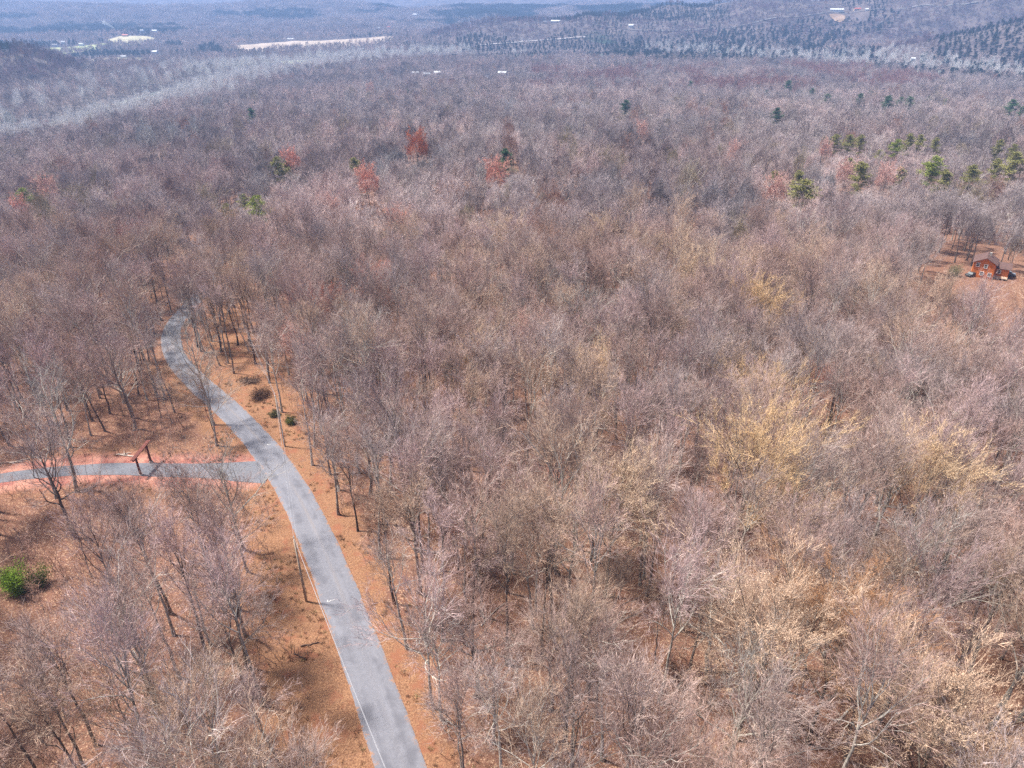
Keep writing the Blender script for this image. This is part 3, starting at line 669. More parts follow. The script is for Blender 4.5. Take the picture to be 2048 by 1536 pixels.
for a in [(1612, 370, 1.25, OL, 'biggest olive pine, with two stacked crowns, left of the pine line'), (1597, 352, 1.0, OL, 'olive pine tucked behind the biggest one'),
          (1548, 358, .8, OL, 'small olive pine at the left end of the pine line'), (1720, 350, 1.15, OL, 'wide olive pine right of the rose-red maple'), (1700, 330, .9, OL, 'olive pine behind the wide one'),
          (1803, 352, .9, OL, 'slim olive pine right of the second rose-red maple'), (1858, 342, 1.2, BGn, 'bright yellow-green pine in the right pine cluster'), (1890, 352, 1.1, OL, 'olive pine just right of the bright yellow-green one'),
          (1945, 350, 1.15, OL, 'rounded olive pine third from the right edge'), (1990, 338, 1.0, OL, 'dark olive pine second from the right edge'), (2030, 335, 1.2, OL, 'olive pine at the right edge of the pine line'),
          (1672, 282, .9, OL, 'left end of the upper olive pine row'), (1700, 286, .9, OL, 'second pine of the upper olive row'), (1722, 284, .9, OL, 'third pine of the upper olive row'), (1790, 292, 1.0, BGn, 'yellow-green pine mid-way along the upper row'),
          (1815, 286, .9, OL, 'olive pine right of the yellow-green one in the upper row'), (1840, 283, .9, OL, 'olive pine near the right end of the upper row'), (1872, 288, .9, OL, 'right end pine of the upper olive row'),
          (1760, 308, .8, OL, 'small olive pine dropping below the upper row'), (1995, 298, .9, OL, 'olive pine between the two rows near the right edge'), (2030, 302, .9, OL, 'olive pine above the line at the right edge'),
          (1010, 320, 1.0, DG, 'lone dark green conical pine in the centre of the far woods'), (516, 412, 1.0, BGn, 'bright green pine right of the far pole line'), (488, 400, .6, BGn, 'small green pine left of the bright green one by the pole line'),
          (556, 342, 1.0, OL, 'flat-topped olive pine above the pole line'), (575, 332, .8, OL, 'small olive pine beside the scarlet maple'), (48, 398, .85, BGn, 'bright green pine at the left edge of the far slope'),
          (456, 420, .7, OL, 'thin green pine in the pole line corridor'), (712, 328, .8, OL, 'small dark pine above the coral-red maple'),
          (1579, 172, 1.2, DG, 'tallest dark green pine of the far scattered ones'), (1515, 171, .7, DG, 'small dark pine left of the tallest far one'), (1533, 183, .9, DG, 'spreading dark pine below the small far one'),
          (1622, 188, .9, DG, 'soft green pine right of the tallest far one'), (1655, 193, 1.15, DG, 'full dark green pine in the middle of the far scatter'), (1680, 198, .9, DG, 'dark pine close right of the full far one'),
          (1722, 196, 1.1, DG, 'dark pine pair, left tree, far right woods'), (1740, 186, .8, DG, 'slender pine behind the far pair'), (1777, 204, 1.3, DG, 'broad dark green pine of the far right woods'), (1802, 200, 1.0, DG, 'pine between the two broad far ones'),
          (1820, 202, 1.25, DG, 'second broad dark green pine of the far right woods'), (1862, 196, 1.0, DG, 'narrow pine right of the second broad far one'), (1893, 202, 1.0, DG, 'last dark pine of the far row before the gap'),
          (1556, 229, 1.1, DG, 'spiky dark pine standing lower than the far scatter'), (1475, 198, .8, DG, 'small green pine above bare trees far mid-right'), (1424, 205, .6, DG, 'tiny dark pine at the left of the far scatter'),
          (1541, 202, .9, DG, 'low round dark pine under the spreading far one'), (1590, 206, .7, DG, 'small dark pine under the soft green one'), (1380, 171, .9, DG, 'dark pine alone left of the pink haze'),
          (2023, 216, 1.2, DG, 'large dark pine at the far right edge'), (2043, 228, 1.0, DG, 'dark pine cut by the right edge of the view'), (1250, 215, 1.0, DG, 'dark green pine in the far centre-right woods'),
          (502, 226, 1.1, DG, 'leaning dark pine by the river woods'), (815, 182, .7, DG, 'thin dark pine far left of the row of houses')]:
    special('pine', a[0], a[1], a[2], a[3], (.2, .15, .11), a[4], 'pine tree', PG)
WG = 'pale barked trees'
for a in [(850, 430, 1.0, 'bleached white tree with spreading bare limbs behind the low red maple'), (960, 355, .8, 'white-limbed tree left of the small red maple'), (765, 350, .9, 'tall pale-limbed tree right of the coral-red maple'),
          (1175, 640, 1.1, 'pale grey-limbed tree in the middle of the woods'), (1830, 1150, 1.1, 'white-limbed tree with forked arms in the right woods'), (1440, 690, 1.0, 'pale-limbed tree left of the golden tree'),
          (395, 720, 1.1, 'pale yellowish-limbed tree overhanging the road at its bend'), (730, 720, 1.2, 'wide silver-grey tree at the edge of the woods right of the road'), (455, 965, .95, 'pale-limbed tree standing over the driveway mouth'),
          (100, 840, 1.1, 'whitish tree with thick crooked limbs left of the timber gateway'), (1480, 1400, 1.0, 'white-limbed tree arching at the lower right foreground'), (1145, 1060, .9, 'pale-limbed tree in the centre foreground woods'),
          (22, 235, 1.1, 'white sycamore at the left edge on the far river bank'), (125, 185, 1.0, 'brightest white sycamore of the far river bank'), (165, 185, .9, 'slim white sycamore right of the brightest one'),
          (280, 160, 1.0, 'white sycamore where the river bends from view'), (225, 165, 1.0, 'white sycamore on the far bank above the river strip'), (415, 205, 1.1, 'wide forked white sycamore on the near river flat'),
          (290, 268, 1.2, 'broad low white sycamore nearest in the river woods'), (345, 268, 1.0, 'thin white sycamore right of the broad low one'), (390, 262, 1.0, 'upright white sycamore beside the tiny white shed'),
          (1735, 100, 1.1, 'white sycamore under the cedar slope, left of pair'), (1630, 110, 1.1, 'wide white sycamore at the foot of the long ridge'), (1455, 102, 1.0, 'bright white sycamore at the left foot of the long ridge'),
          (1295, 95, 1.0, 'tall white sycamore left of the cedar ridge'), (1020, 222, 1.1, 'pale sycamore alone in the grey middle woods')]:
    pale = a[1] > 400
    special('white', a[0], a[1], a[2], (.40, .36, .32) if pale else (.50, .48, .46), (.50, .46, .39) if pale else (.72, .70, .66), a[3], 'tree', WG)
SPX = np.array([(t['x'], t['y'], t['s']) for t in TREES])

def jitter_grid(x0, x1, y0, y1, s, rng):
    X, Y = np.meshgrid(np.arange(x0, x1, s), np.arange(y0, y1, s)); X = X + (np.arange(X.shape[0]) % 2)[:, None] * s / 2
    return (X + rng.uniform(-.46, .46, X.shape) * s).ravel(), (Y + rng.uniform(-.46, .46, Y.shape) * s).ravel()
def visible(x, y, z, m=120):
    px, py, d = project(x, y, z); return (d > 5) & (px > -m) & (px < 2048 + m) & (py > -m) & (py < 1536 + m)
def clear_special(x, y):
    ok = np.ones(x.shape, bool)
    for a, b, s in SPX:
        ok &= np.hypot(x - a, y - b) > (2.6 if b < 500 else 3.5) * s
    # a single tree that should stand out far off needs the one just before it gone
    for t in TREES:
        if t['y'] > 180 or t['kind'] in ('red', 'pine', 'bud'):
            d = math.hypot(t['x'], t['y']); L = 5.5 if t['y'] < 180 else (8 if t['y'] < 600 else 14)
            ux, uy = t['x'] / d, t['y'] / d; a = (t['x'] - x) * ux + (t['y'] - y) * uy; b = np.abs(-(t['x'] - x) * uy + (t['y'] - y) * ux)
            ok &= ~((a > 0) & (a < L) & (b < 3.0 * t['s']))
    return ok
# near ring
gx, gy = jitter_grid(-190, 190, 4, 205, 4.9, RNG)
keep = ~blocked(gx, gy) & clear_special(gx, gy) & (np.abs(gx) < gy * .95 + 45) & ~((gy < 24) & (np.abs(gx) < 8))
gx, gy = gx[keep], gy[keep]; gz = H(gx, gy)
cpx, cpy, cd = project(gx, gy, gz + 13)
inv = (cpx > -50) & (cpx < 2098) & (cpy > -50) & (cpy < 1536 + 110) & (cd > 25)
order = np.argsort(np.where(inv, cd, 1e9)); n_single = 262
single = np.zeros(len(gx), bool); single[order[:n_single]] = True; single &= inv
P, idx, rot, scl, tone, bark = [], [], [], [], [], []
def add(x, y, z, i, s, t, b, hs=1.0):
    P.append((x, y, z - .1)); idx.append(i); rot.append((RNG.normal(0, .04), RNG.normal(0, .04), RNG.uniform(0, 6.28))); scl.append((s, s, s * hs)); tone.append(t); bark.append(b)
LM = [(t['x'], t['y'], t['label']) for t in TREES]
for i in range(len(gx)):
    hs = RNG.uniform(.8, 1.12)
    if single[i]:
        TREES.append(dict(kind='abcdef'[RNG.choice(6, p=[.17, .26, .08, .26, .06, .17])], x=gx[i], y=gy[i], z=gz[i], s=RNG.uniform(.85, 1.12), sy=hs, tone=tuple(near_tone(RNG)), bark=tuple(BARKS[RNG.choice(6, p=[.14, .18, .10, .24, .24, .10])] * RNG.uniform(.85, 1.15)), label=None, cat='tree', group='bare trees of the near woods', lm=False))
    else: add(gx[i], gy[i], gz[i], IDX['n'][RNG.choice(6, p=[.17, .26, .08, .26, .06, .17]) * 2 + RNG.integers(0, 2)], RNG.uniform(.85, 1.15), near_tone(RNG), BARKS[RNG.choice(6, p=[.14, .18, .10, .24, .24, .10])] * RNG.uniform(.85, 1.15), hs)
print('near', len(gx), 'single', single.sum())
def patch_tone(x, y):
    """stands of one kind share a tint: grey, mauve, tan"""
    n1, n2 = fbm(x / 60 + 7, y / 60, 3), fbm(x / 35 + 90, y / 35 + 4, 2)
    t = np.stack([np.full_like(n1, .415), np.full_like(n1, .335), np.full_like(n1, .32)], 1)
    t = t + ((n1 - .5) * .34)[:, None] * [1, .85, .75] + ((n2 - .5) * .26)[:, None] * [1, .5, .35]
    return np.clip(t * 1.28, .12, .72)
def ring(r0, r1, sp, key, far, smul=1.0):
    gx, gy = jitter_grid(-r1, r1, 60, r1, sp, RNG); r = np.hypot(gx, gy)
    k = (r >= r0) & (r < r1) & (gy > 60) & (np.abs(gx) < gy * .86 + 60) & ((r0 > 150) | (gy >= 0))
    gx, gy = gx[k], gy[k]
    k = ~blocked(gx, gy, far)
    if r0 < 1400: k &= clear_special(gx, gy)
    gx, gy = gx[k], gy[k]; gz = H(gx, gy)
    lz = low_zone(gx, gy); tn = patch_tone(gx, gy) * RNG.uniform(.62, 1.28, (len(gx), 1)); px, py, d = project(gx, gy, gz + 12)
    dr, _ = dist_poly(gx, gy, RIVER); cs = fbm(gx / 260 + 3.3, gy / 260 + 8.8, 3)
    for i in range(len(gx)):
        t, b, kk = tn[i], BARKS[RNG.integers(0, 6)] * 1.0, key
        s = RNG.uniform(.78, 1.15) * smul; u = RNG.random(); X, Y = px[i], py[i]; hs = .42 if lz[i] else 1.0
        if dr[i] < 120 and u < ((.8 if dr[i] < 78 else .35) if gy[i] < 2000 and (gx[i] > -470 or gy[i] > 1250) else .14) and key != 'c': kk = 'w'; t = np.array((.82, .77, .73)) * RNG.uniform(.85, 1.1); b = np.array((.85, .83, .80)); s *= .95
        elif 1060 < X < 1880 and 128 < Y < 176 and fbm(np.array([gx[i] / 55]), np.array([gy[i] / 55]), 2)[0] > .52: t = np.array((.40, .22, .20))
        elif u < .018: t = np.array((.42, .23, .17))
        elif u < .05: t = np.array((.42, .34, .25))
        # evergreens by stand: cedar slopes right, plantations left and top
        cedar = (1130 < X < 1770 + 90 * (cs[i] - .5) * 4 and 118 > Y > 62 - (X - 1400) * .12 and X > 1180 + (Y - 60) * 1.0 and RNG.random() < .55) or (X > 1745 and 50 + (2048 - X) * .25 < Y < 135 + (X - 1745) * .09 and RNG.random() < .5)
        conif = (X < 150 and 28 < Y < 88 and cs[i] > .47) or (310 < X < 640 and 14 < Y < 42 and cs[i] > .44) or (860 < X < 1460 and 2 < Y < 34 and cs[i] > .40) or (math.hypot((X - 346) / 20, (Y - 85) / 8) < 1 or math.hypot((X - 418) / 26, (Y - 91) / 9) < 1) or (690 < X < 990 and 62 < Y < 96 and u < .3) or (155 < X < 330 and 66 < Y < 128 and u < .28) or (1180 < X < 1500 and 34 < Y < 60 and u < .35) or (Y < 110 and cs[i] > .66)
        if cedar or conif:
            t = np.array((.022, .040, .032)) * RNG.uniform(.6, 1.5); kk = 'q' if key == 'c' else 'p'; b = BARKS[0]
            s *= 1.5 if cedar else 1.0
        elif 1130 < X < 2048 and Y < 165 and key != 'c' and RNG.random() < .0: pass
        z = gz[i] + (-1.5 if key == 'c' else 0)
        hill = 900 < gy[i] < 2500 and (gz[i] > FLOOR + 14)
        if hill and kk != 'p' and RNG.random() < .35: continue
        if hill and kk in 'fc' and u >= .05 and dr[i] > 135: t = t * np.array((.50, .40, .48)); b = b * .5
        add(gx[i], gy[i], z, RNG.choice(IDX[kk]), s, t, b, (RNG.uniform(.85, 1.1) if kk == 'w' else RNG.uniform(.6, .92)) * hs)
    print(key, len(gx))
def near_ring2():
    gx, gy = jitter_grid(-330, 330, 40, 420, 8.6, RNG)
    k = ~((gy < 205) & (np.abs(gx) < 190)) & (np.hypot(gx, gy) < 430) & (np.abs(gx) < gy * .9 + 50); gx, gy = gx[k], gy[k]
    k = ~blocked(gx, gy) & clear_special(gx, gy); gx, gy = gx[k], gy[k]; gz = H(gx, gy); tn = patch_tone(gx, gy); lz = low_zone(gx, gy)
    for i in range(len(gx)):
        b = BARKS[RNG.choice(6, p=[.22, .24, .14, .2, .1, .1])]; t = tn[i] * RNG.uniform(.62, 1.28); u = RNG.random()
        if u < .03: t = np.array((.42, .24, .18))
        elif u < .08: t = np.array((.42, .34, .23))
        add(gx[i], gy[i], gz[i], IDX['m'][RNG.choice(6, p=[.22, .18, .22, .1, .2, .08])], RNG.uniform(.85, 1.2), t, b, RNG.uniform(.66, 1.0) * (.5 if lz[i] else 1))
    print('m', len(gx))
near_ring2()
ring(430, 1500, 9.2, 'f', False, 1.12)
ring(1500, 2600, 11, 'f', True)
ring(2600, 4600, 26, 'c', True)
scatter('woodland', P, idx, rot, scl, tone, bark, SRC, 'bare leafless woodland rolling away to the hills')
# undergrowth
ux, uy = jitter_grid(-120, 120, 20, 190, 1.9, RNG)
dr, _ = dist_poly(ux, uy, ROAD[::6]); dd, _ = dist_poly(ux, uy, DRIVE[::6]); dp, _ = dist_poly(ux, uy, POLES)
k = (dr > 5.2) & (dd > 4) & (dp > 4) & (RNG.random(len(ux)) < .35 + .9 * (fbm(ux / 12, uy / 12, 2) - .35)) & (np.abs(ux) < uy * .9 + 40)
ux, uy = ux[k], uy[k]; n = len(ux); print('undergrowth', n)
tn = np.array([near_tone(RNG) for _ in range(n)]) * [1.1, .95, .85]
scatter('undergrowth', np.stack([ux, uy, H(ux, uy)], 1), RNG.integers(0, 6, n), np.stack([RNG.normal(0, .1, n), RNG.normal(0, .1, n), RNG.uniform(0, 6.28, n)], 1),
        np.repeat(RNG.uniform(.6, 1.25, (n, 1)), 3, 1), tn, BARKS[RNG.integers(0, 6, n)], SRC2, 'thin saplings and brush on the leaf-covered forest floor')

# tufts of dry grass and weeds on the verges
SRC3 = bpy.data.collections.new('tuft_sources')
for i in range(4):
    rg = np.random.default_rng(450 + i); m = MB(); nb = 34; a = rg.uniform(0, 6.28, nb); rr = rg.uniform(0, .22, nb)
    S_ = np.stack([np.cos(a) * rr, np.sin(a) * rr, np.zeros(nb)], 1); D_ = unit(np.stack([np.cos(a) * .5, np.sin(a) * .5, rg.uniform(.5, 1.6, nb)], 1) + rg.normal(0, .15, (nb, 3)))
    m.tris(twig_tris(S_, D_, rg.uniform(.2, .55, nb), np.full(nb, .035), rg)); SRC3.objects.link(bpy.data.objects.new('g%02d' % i, m.mesh('grass_tuft', [M_TWIG])))
vx, vy = jitter_grid(-75, 15, 35, 150, .85, RNG); dr, _ = dist_poly(vx, vy, ROAD[::4]); dd, _ = dist_poly(vx, vy, DRIVE[::6])
k = (dr > 2.9) & (dd > 2.4) & ((dr < 9) | (dd < 7)) & (fbm(vx / 5 + 20, vy / 5, 3) > .50) & (RNG.random(len(vx)) < .6); vx, vy = vx[k], vy[k]; n = len(vx); print('tufts', n)
tc = np.array([(.46, .30, .17), (.38, .22, .12), (.30, .15, .085), (.40, .32, .16), (.22, .13, .085)])[RNG.integers(0, 5, n)]
scatter('dry_grass', np.stack([vx, vy, H(vx, vy)], 1), RNG.integers(0, 4, n), np.stack([RNG.normal(0, .1, n), RNG.normal(0, .1, n), RNG.uniform(0, 6.28, n)], 1),
        np.repeat(RNG.uniform(.5, 1.5, (n, 1)), 3, 1), tc, tc, SRC3, 'dry tan grass and weeds along the road verges')

# ------------------------------------------------------------------ the single trees
gate_xy = hit(292, 938)
LAND = [(POLES[1][0], POLES[1][1], 'the nearer utility pole'), (POLES[2][0], POLES[2][1], 'the farther utility pole'), (gate_xy[0], gate_xy[1], 'the timber gateway'),
        (*hit(40, 1190)[:2], 'the low green pine bush')]
short = {1500: 'the broad mustard-yellow tree', 1855: 'the yellow-tan edge tree', 1225: 'the brownish tan budding tree', 1600: 'the orange-tan tree', 1530: 'the golden-orange leafy tree',
         1680: 'the orange-tan leafy tree', 1890: 'the golden leafy corner tree', 912: 'the small red understorey maple', 1113: 'the tiny crimson sapling maple', 948: 'the small pale yellow tree', 1190: 'the pale yellow budding tree',
         730: 'the wide silver-grey roadside tree', 455: 'the pale tree over the driveway mouth', 100: 'the whitish crooked tree', 1480: 'the white-limbed arching tree', 1145: 'the pale-limbed central tree', 1830: 'the forked white-limbed tree', 1345: 'the dusty pink maple', 395: 'the pale tree at the road bend'}
for px_, nm in short.items():
    for (x, y, l) in LM:
        pass
specials_px = {}
for px_, py_, nm in [(1500, 945, 0), (1855, 985, 0), (1225, 1020, 0), (1600, 1060, 0), (1530, 1275, 0), (1680, 1300, 0), (1890, 1470, 0), (912, 1060, 0), (1113, 966, 0), (948, 735, 0), (1190, 765, 0), (730, 720, 0), (455, 965, 0), (100, 840, 0), (1480, 1400, 0), (1145, 1060, 0), (1830, 1150, 0), (1345, 825, 0), (395, 720, 0)]:
    best = min((t for t in TREES if t['lm']), key=lambda t: abs(project(t['x'], t['y'], t['z'] + 12)[0] - px_) + abs(project(t['x'], t['y'], t['z'] + 12)[1] - py_))
    LAND.append((best['x'], best['y'], short[px_]))
LAND += [(*hit(40, 1500)[:2], 'the lower left corner of the view'), (*hit(2000, 1200)[:2], 'the right edge of the near woods'), (*hit(950, 1450)[:2], 'the lower roadside woods'),
         (*hit(330, 1350)[:2], 'the middle of the left woods'), (*hit(1250, 1480)[:2], 'the bottom middle edge')]
ORD = 'nearest second third fourth fifth sixth seventh eighth ninth tenth eleventh twelfth thirteenth fourteenth fifteenth sixteenth seventeenth eighteenth nineteenth twentieth'.split()
LOOK = {'a': 'domed', 'b': 'tall', 'c': 'broad', 'd': 'narrow high-forked', 'e': 'wide spreading', 'f': 'slender'}
groups = {}
for t in TREES:
    if t['lm']: continue
    D = [math.hypot(t['x'] - a, t['y'] - b) for a, b, _ in LAND]; j = int(np.argmin(D)); t['lj'], t['ld'] = j, D[j]
    b_ = sum(t['bark']) / 3; tn_ = sum(t['tone']) / 3
    t['look'] = LOOK[t['kind']] + (' pale-barked' if b_ > .3 else ' dark-trunked' if b_ < .125 else ' grey-brown')
    groups.setdefault((j, t['look']), []).append(t)
for (j, look), ts in groups.items():
    ts.sort(key=lambda t: t['ld'])
    for i, t in enumerate(ts):
        nm = LAND[j][2]
        if len(ts) == 1: t['label'] = 'the only %s tree near %s' % (look, nm)
        else: t['label'] = ('%s tree, nearest such to %s' % (look, nm)) if i == 0 else ('%s tree, %s nearest such to %s' % (look, ORD[min(i, 19)], nm))
for i, t in enumerate(TREES):
    k = t['kind']; dist = math.hypot(t['x'], t['y'])
    if k in 'abcdef': me = near[k + '2' * (i % 2)]
    else: me = (near if dist < 260 else mid)[k + str(i % 2)]
    nm = {'pine': 'pine_tree', 'red': 'maple_tree', 'bud': 'budding_tree', 'white': 'pale_tree'}.get(k, 'bare_tree')
    if dist > 450 and k == 'white' : me = (bpy.data.meshes['tree_trunk'] if False else mid[k + str(i % 2)][0], mid[k + str(i % 2)][1])
    o = empty(nm, (t['x'], t['y'], t['z'] - .1), RNG.uniform(0, 6.28), t['label'], t['cat'], t['group'])
    o.rotation_euler = (RNG.normal(0, .03), RNG.normal(0, .03), o.rotation_euler[2]); o.scale = (t['s'] * (RNG.uniform(.85, 1.25) if k == 'pine' else 1), t['s'] * (RNG.uniform(.85, 1.25) if k == 'pine' else 1), t['s'] * t['sy'] * (RNG.uniform(.8, 1.08) if k == 'pine' else 1))
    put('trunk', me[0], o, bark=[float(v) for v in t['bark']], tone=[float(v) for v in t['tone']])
    put('crown', me[1], o, bark=[float(v) for v in t['bark']], tone=[float(v) for v in t['tone']])
print('single trees', len(TREES))

# ------------------------------------------------------------------ utility poles and wires
def pole(x, y, hgt, rz, label):
    z = Hs(x, y); o = empty('utility_pole', (x, y, z), rz, label, 'utility pole', 'utility poles along the road')
    m = MB(); m.tube([(0, 0, -.5), (0, 0, hgt * .5), (0, 0, hgt)], [.17, .145, .11], 12, cap=True); put('pole', m.mesh('pole', [M_POLE], True), o)
    m = MB(); m.tube([(0, 0, hgt), (0, 0, hgt + .35)], [.03, .03], 6, cap=True); put('pole_top_pin', m.mesh('pole_top_pin', [M_METAL]), o)
    m = MB(); zz = [hgt + .3, hgt + .36, hgt + .40, hgt + .46, hgt + .52, hgt + .58]; m.tube([(0, 0, q) for q in zz], [.06, .10, .055, .09, .05, .03], 10, cap=True); put('insulator', m.mesh('insulator', [M_PORC], True), o)
    m = MB(); m.box((.17, 0, hgt - 1.6), (.16, .05, .06)); m.tube([(.25, 0, hgt - 1.67), (.25, 0, hgt - 1.52)], [.05, .05], 8, cap=True); put('neutral_bracket', m.mesh('neutral_bracket', [M_METAL]), o)
    return np.array([x, y, z + hgt + .5]), np.array([x + .25 * math.cos(rz), y + .25 * math.sin(rz), z + hgt - 1.55])
PL = ['utility pole whose foot is behind the camera end of the road', 'nearer utility pole on the orange verge left of the road', 'pale sunlit utility pole beyond the driveway mouth right of the road', 'utility pole half hidden in trees along the far road', 'farthest utility pole in the cut through the woods']
tops = [pole(p[0], p[1], 11.0, .35, l) for p, l in zip(POLES, PL)]
def wire(a, b, label, sag=.9):
    t = np.linspace(0, 1, 40)[:, None]; Pw = a + (b - a) * t; Pw[:, 2] -= sag * 4 * (t * (1 - t))[:, 0]
    m = MB(); m.tube(Pw, .016, 5); o = put('power_cable', m.mesh('power_cable', [M_WIRE], True)); o['label'] = label; o['category'] = 'cable'; o['group'] = 'cables strung between the utility poles'
SPN = ['from the nearer pole out over the road toward the viewer', 'between the nearer pole and the pole beyond the driveway', 'from the pole beyond the driveway into the trees', 'along the cut in the far woods']
for i in range(4):
    wire(tops[i][0], tops[i + 1][0], 'upper thin pale cable ' + SPN[i]); wire(tops[i][1], tops[i + 1][1], 'lower thin pale cable ' + SPN[i], 1.1)

# ------------------------------------------------------------------ timber gateway over the drive
def gateway():
    a = np.array(hit(282, 950)); b = np.array(hit(303, 926)); c = (a + b) / 2
    ux = unit(b[:2] - a[:2]); L = np.linalg.norm(b[:2] - a[:2]); L = max(L, 3.9); rz = math.atan2(ux[1], ux[0])
    z = Hs(*c[:2]); o = empty('timber_gateway', (c[0], c[1], z), rz, 'dark red timber gateway with a plank roof beam spanning the driveway', 'gateway')
    for s in (-1, 1):
        m = MB(); m.tube([(s * L / 2, 0, -.3), (s * L / 2, .02, 1.8), (s * L / 2, 0, 3.55)], [.22, .20, .19], 10, cap=True); p = put('post', m.mesh('post', [M_REDWOOD], True), o)
        m = MB(); m.tube([(s * L / 2, 0, -.1), (s * L / 2, 0, .22), (s * L / 2, 0, .3)], [.36, .34, .22], 10, cap=True); put('post_footing', m.mesh('post_footing', [M_STONE]), p)
    m = MB(); m.tube([(-L / 2 - .9, 0, 3.72), (0, 0, 3.8), (L / 2 + .9, 0, 3.72)], [.19, .18, .17], 10, cap=True); put('beam', m.mesh('beam', [M_REDWOOD], True), o)
    m = MB()
    for k in range(3): m.box((0, (k - 1) * .24, 4.02 + .02 * (k == 1)), (L + 2.4 - .1 * k, .225, .09))
    put('cap_board', m.mesh('cap_board', [M_REDWOOD]), o)
    for s in (-1, 1):
        m = MB(); m.box((s * (L / 2 - .45), 0, 3.25), (.1, .1, 1.15), 0, (s * .8, 'Y')); put('brace', m.mesh('brace', [M_REDWOOD]), o)
gateway()
# little things by the road
def marker(px, py, hgt, wd, name, label, cat):
    x, y, z = hit(px, py); o = empty(name, (x, y, z), .3, label, cat)
    m = MB(); m.box((0, 0, hgt / 2), (.09, .09, hgt)); put('stake', m.mesh('stake', [M_POLE if wd else M_WHITE]), o)
    m = MB(); m.box((0, -.06, hgt - .12), (wd or .14, .03, .42 if wd else .16)); put('plate', m.mesh('plate', [M_WHITE]), o)
marker(420, 902, 1.3, 0, 'marker_post', 'short white marker post in the leaves behind the driveway', 'marker post')
marker(366, 696, 1.7, .55, 'roadside_sign', 'small plain white sign on the inside of the road bend', 'sign')
# fallen logs and brush heaps
def log(px, py, L, rz, r, c, label, name='fallen_log', cat='log'):
    x, y, z = hit(px, py); rg = np.random.default_rng(int(px)); m = MB(); t = np.linspace(-.5, .5, 7) * L
    Pl = np.stack([t, rg.normal(0, .08, 7), np.full(7, r + .03)], 1); m.tube(Pl, np.linspace(r, r * .55, 7), 8, cap=True)
    o = put(name, m.mesh(name, [plain('dead_wood', c, .3, 2)], True), None, (x, y, z)); o.rotation_euler[2] = rz; o['label'] = label; o['category'] = cat
    m = MB()
    for k in range(3):
        s = rg.uniform(-.3, .5) * L; m.tube([(s, 0, r), (s + .6, rg.choice([-1, 1]) * .8, r + .5)], [.05, .015], 4)
    put('branch_stub', m.mesh('branch_stub', [plain('dead_branch', c, .3, 2)]), o)
for a in [(20, 927, 5, .1, .16, (.40, .30, .25), 'reddish fallen log at the left end of the driveway'), (45, 922, 4, .5, .12, (.45, .38, .33), 'pale fallen log crossing behind the reddish one'),
          (255, 913, 3.2, 2.9, .14, (.55, .47, .40), 'bleached log behind the timber gateway'), (248, 910, 2.6, .25, .12, (.5, .44, .38), 'short bleached log stacked against the one behind the gateway'),
          (1000, 1310, 4.5, 2.6, .12, (.42, .36, .30), 'grey fallen log in the near woods right of the road'), (985, 1230, 5, .9, .1, (.42, .37, .32), 'slim fallen log behind the grey one'),
          (1700, 1420, 6, .6, .14, (.5, .45, .4), 'long pale fallen log in the lower right woods'), (1330, 1500, 5, 1.2, .13, (.46, .4, .35), 'fallen log at the bottom of the right-hand woods'),
          (620, 1290, 2.2, .3, .1, (.12, .07, .05), 'short dark rotten log on the orange verge'), (600, 1315, 2.0, 2.7, .09, (.10, .06, .05), 'second dark rotten log lower on the orange verge')]:
    log(*a)
def bush(px, py, r, h, tone, label, name='green_bush', cat='bush', needles=1500, group=None):
    x, y, z = hit(px, py); rg = np.random.default_rng(int(px + py)); o = empty(name, (x, y, z), 0, label, cat, group)
    w_, T = MB(), []
    for k in range(14):
        a = rg.uniform(0, 6.28); e = np.array([math.cos(a) * r * rg.uniform(.3, 1), math.sin(a) * r * rg.uniform(.3, 1), h * rg.uniform(.35, 1)])
        Q, _ = bent(np.zeros(3), unit(e), np.linalg.norm(e), 3, rg, .1, .1); w_.tube(Q, [.05, .035, .025, .012], 4)
        n = needles // 14; c = Q[rg.integers(1, 4, n)] + rg.normal(size=(n, 3)) * [r * .22, r * .22, h * .13]
        d = unit(rg.normal(size=(n, 3)) + [0, 0, .4]); T.append(twig_tris(c, d, np.full(n, .26), np.full(n, .09), rg))
    put('stems', w_.mesh('stems', [M_BARK]), o, bark=[.12, .08, .06], tone=list(tone)); f = MB(); f.tris(np.concatenate(T)); put('foliage', f.mesh('foliage', [M_NEEDLE]), o, tone=list(tone), bark=list(tone))
bush(46, 1182, 2.3, 4.6, (.16, .24, .03), 'low bright green pine bush at the left edge of the near woods', needles=9000)
bush(84, 1172, 1.5, 3.4, (.10, .12, .03), 'duller green bush against the bright pine bush', needles=3000)
bush(583, 848, 1.3, 1.3, (.13, .13, .04), 'low olive bush on the bank right of the road', needles=2600)
bush(548, 832, 1.2, 1.0, (.15, .13, .06), 'small olive-brown bush left of the low olive one', needles=2000)
bush(525, 795, 3.0, 1.3, (.12, .065, .045), 'dark brown brush heap on the bank below the trees', 'brush_heap', needles=4000)
bush(505, 765, 2.6, 1.1, (.16, .10, .075), 'dull brown brush heap behind the dark one', 'brush_heap', needles=2500)
bush(1905, 552, 2.6, 3.4, (.20, .19, .10), 'olive green shrub left of the log house', needles=4000)

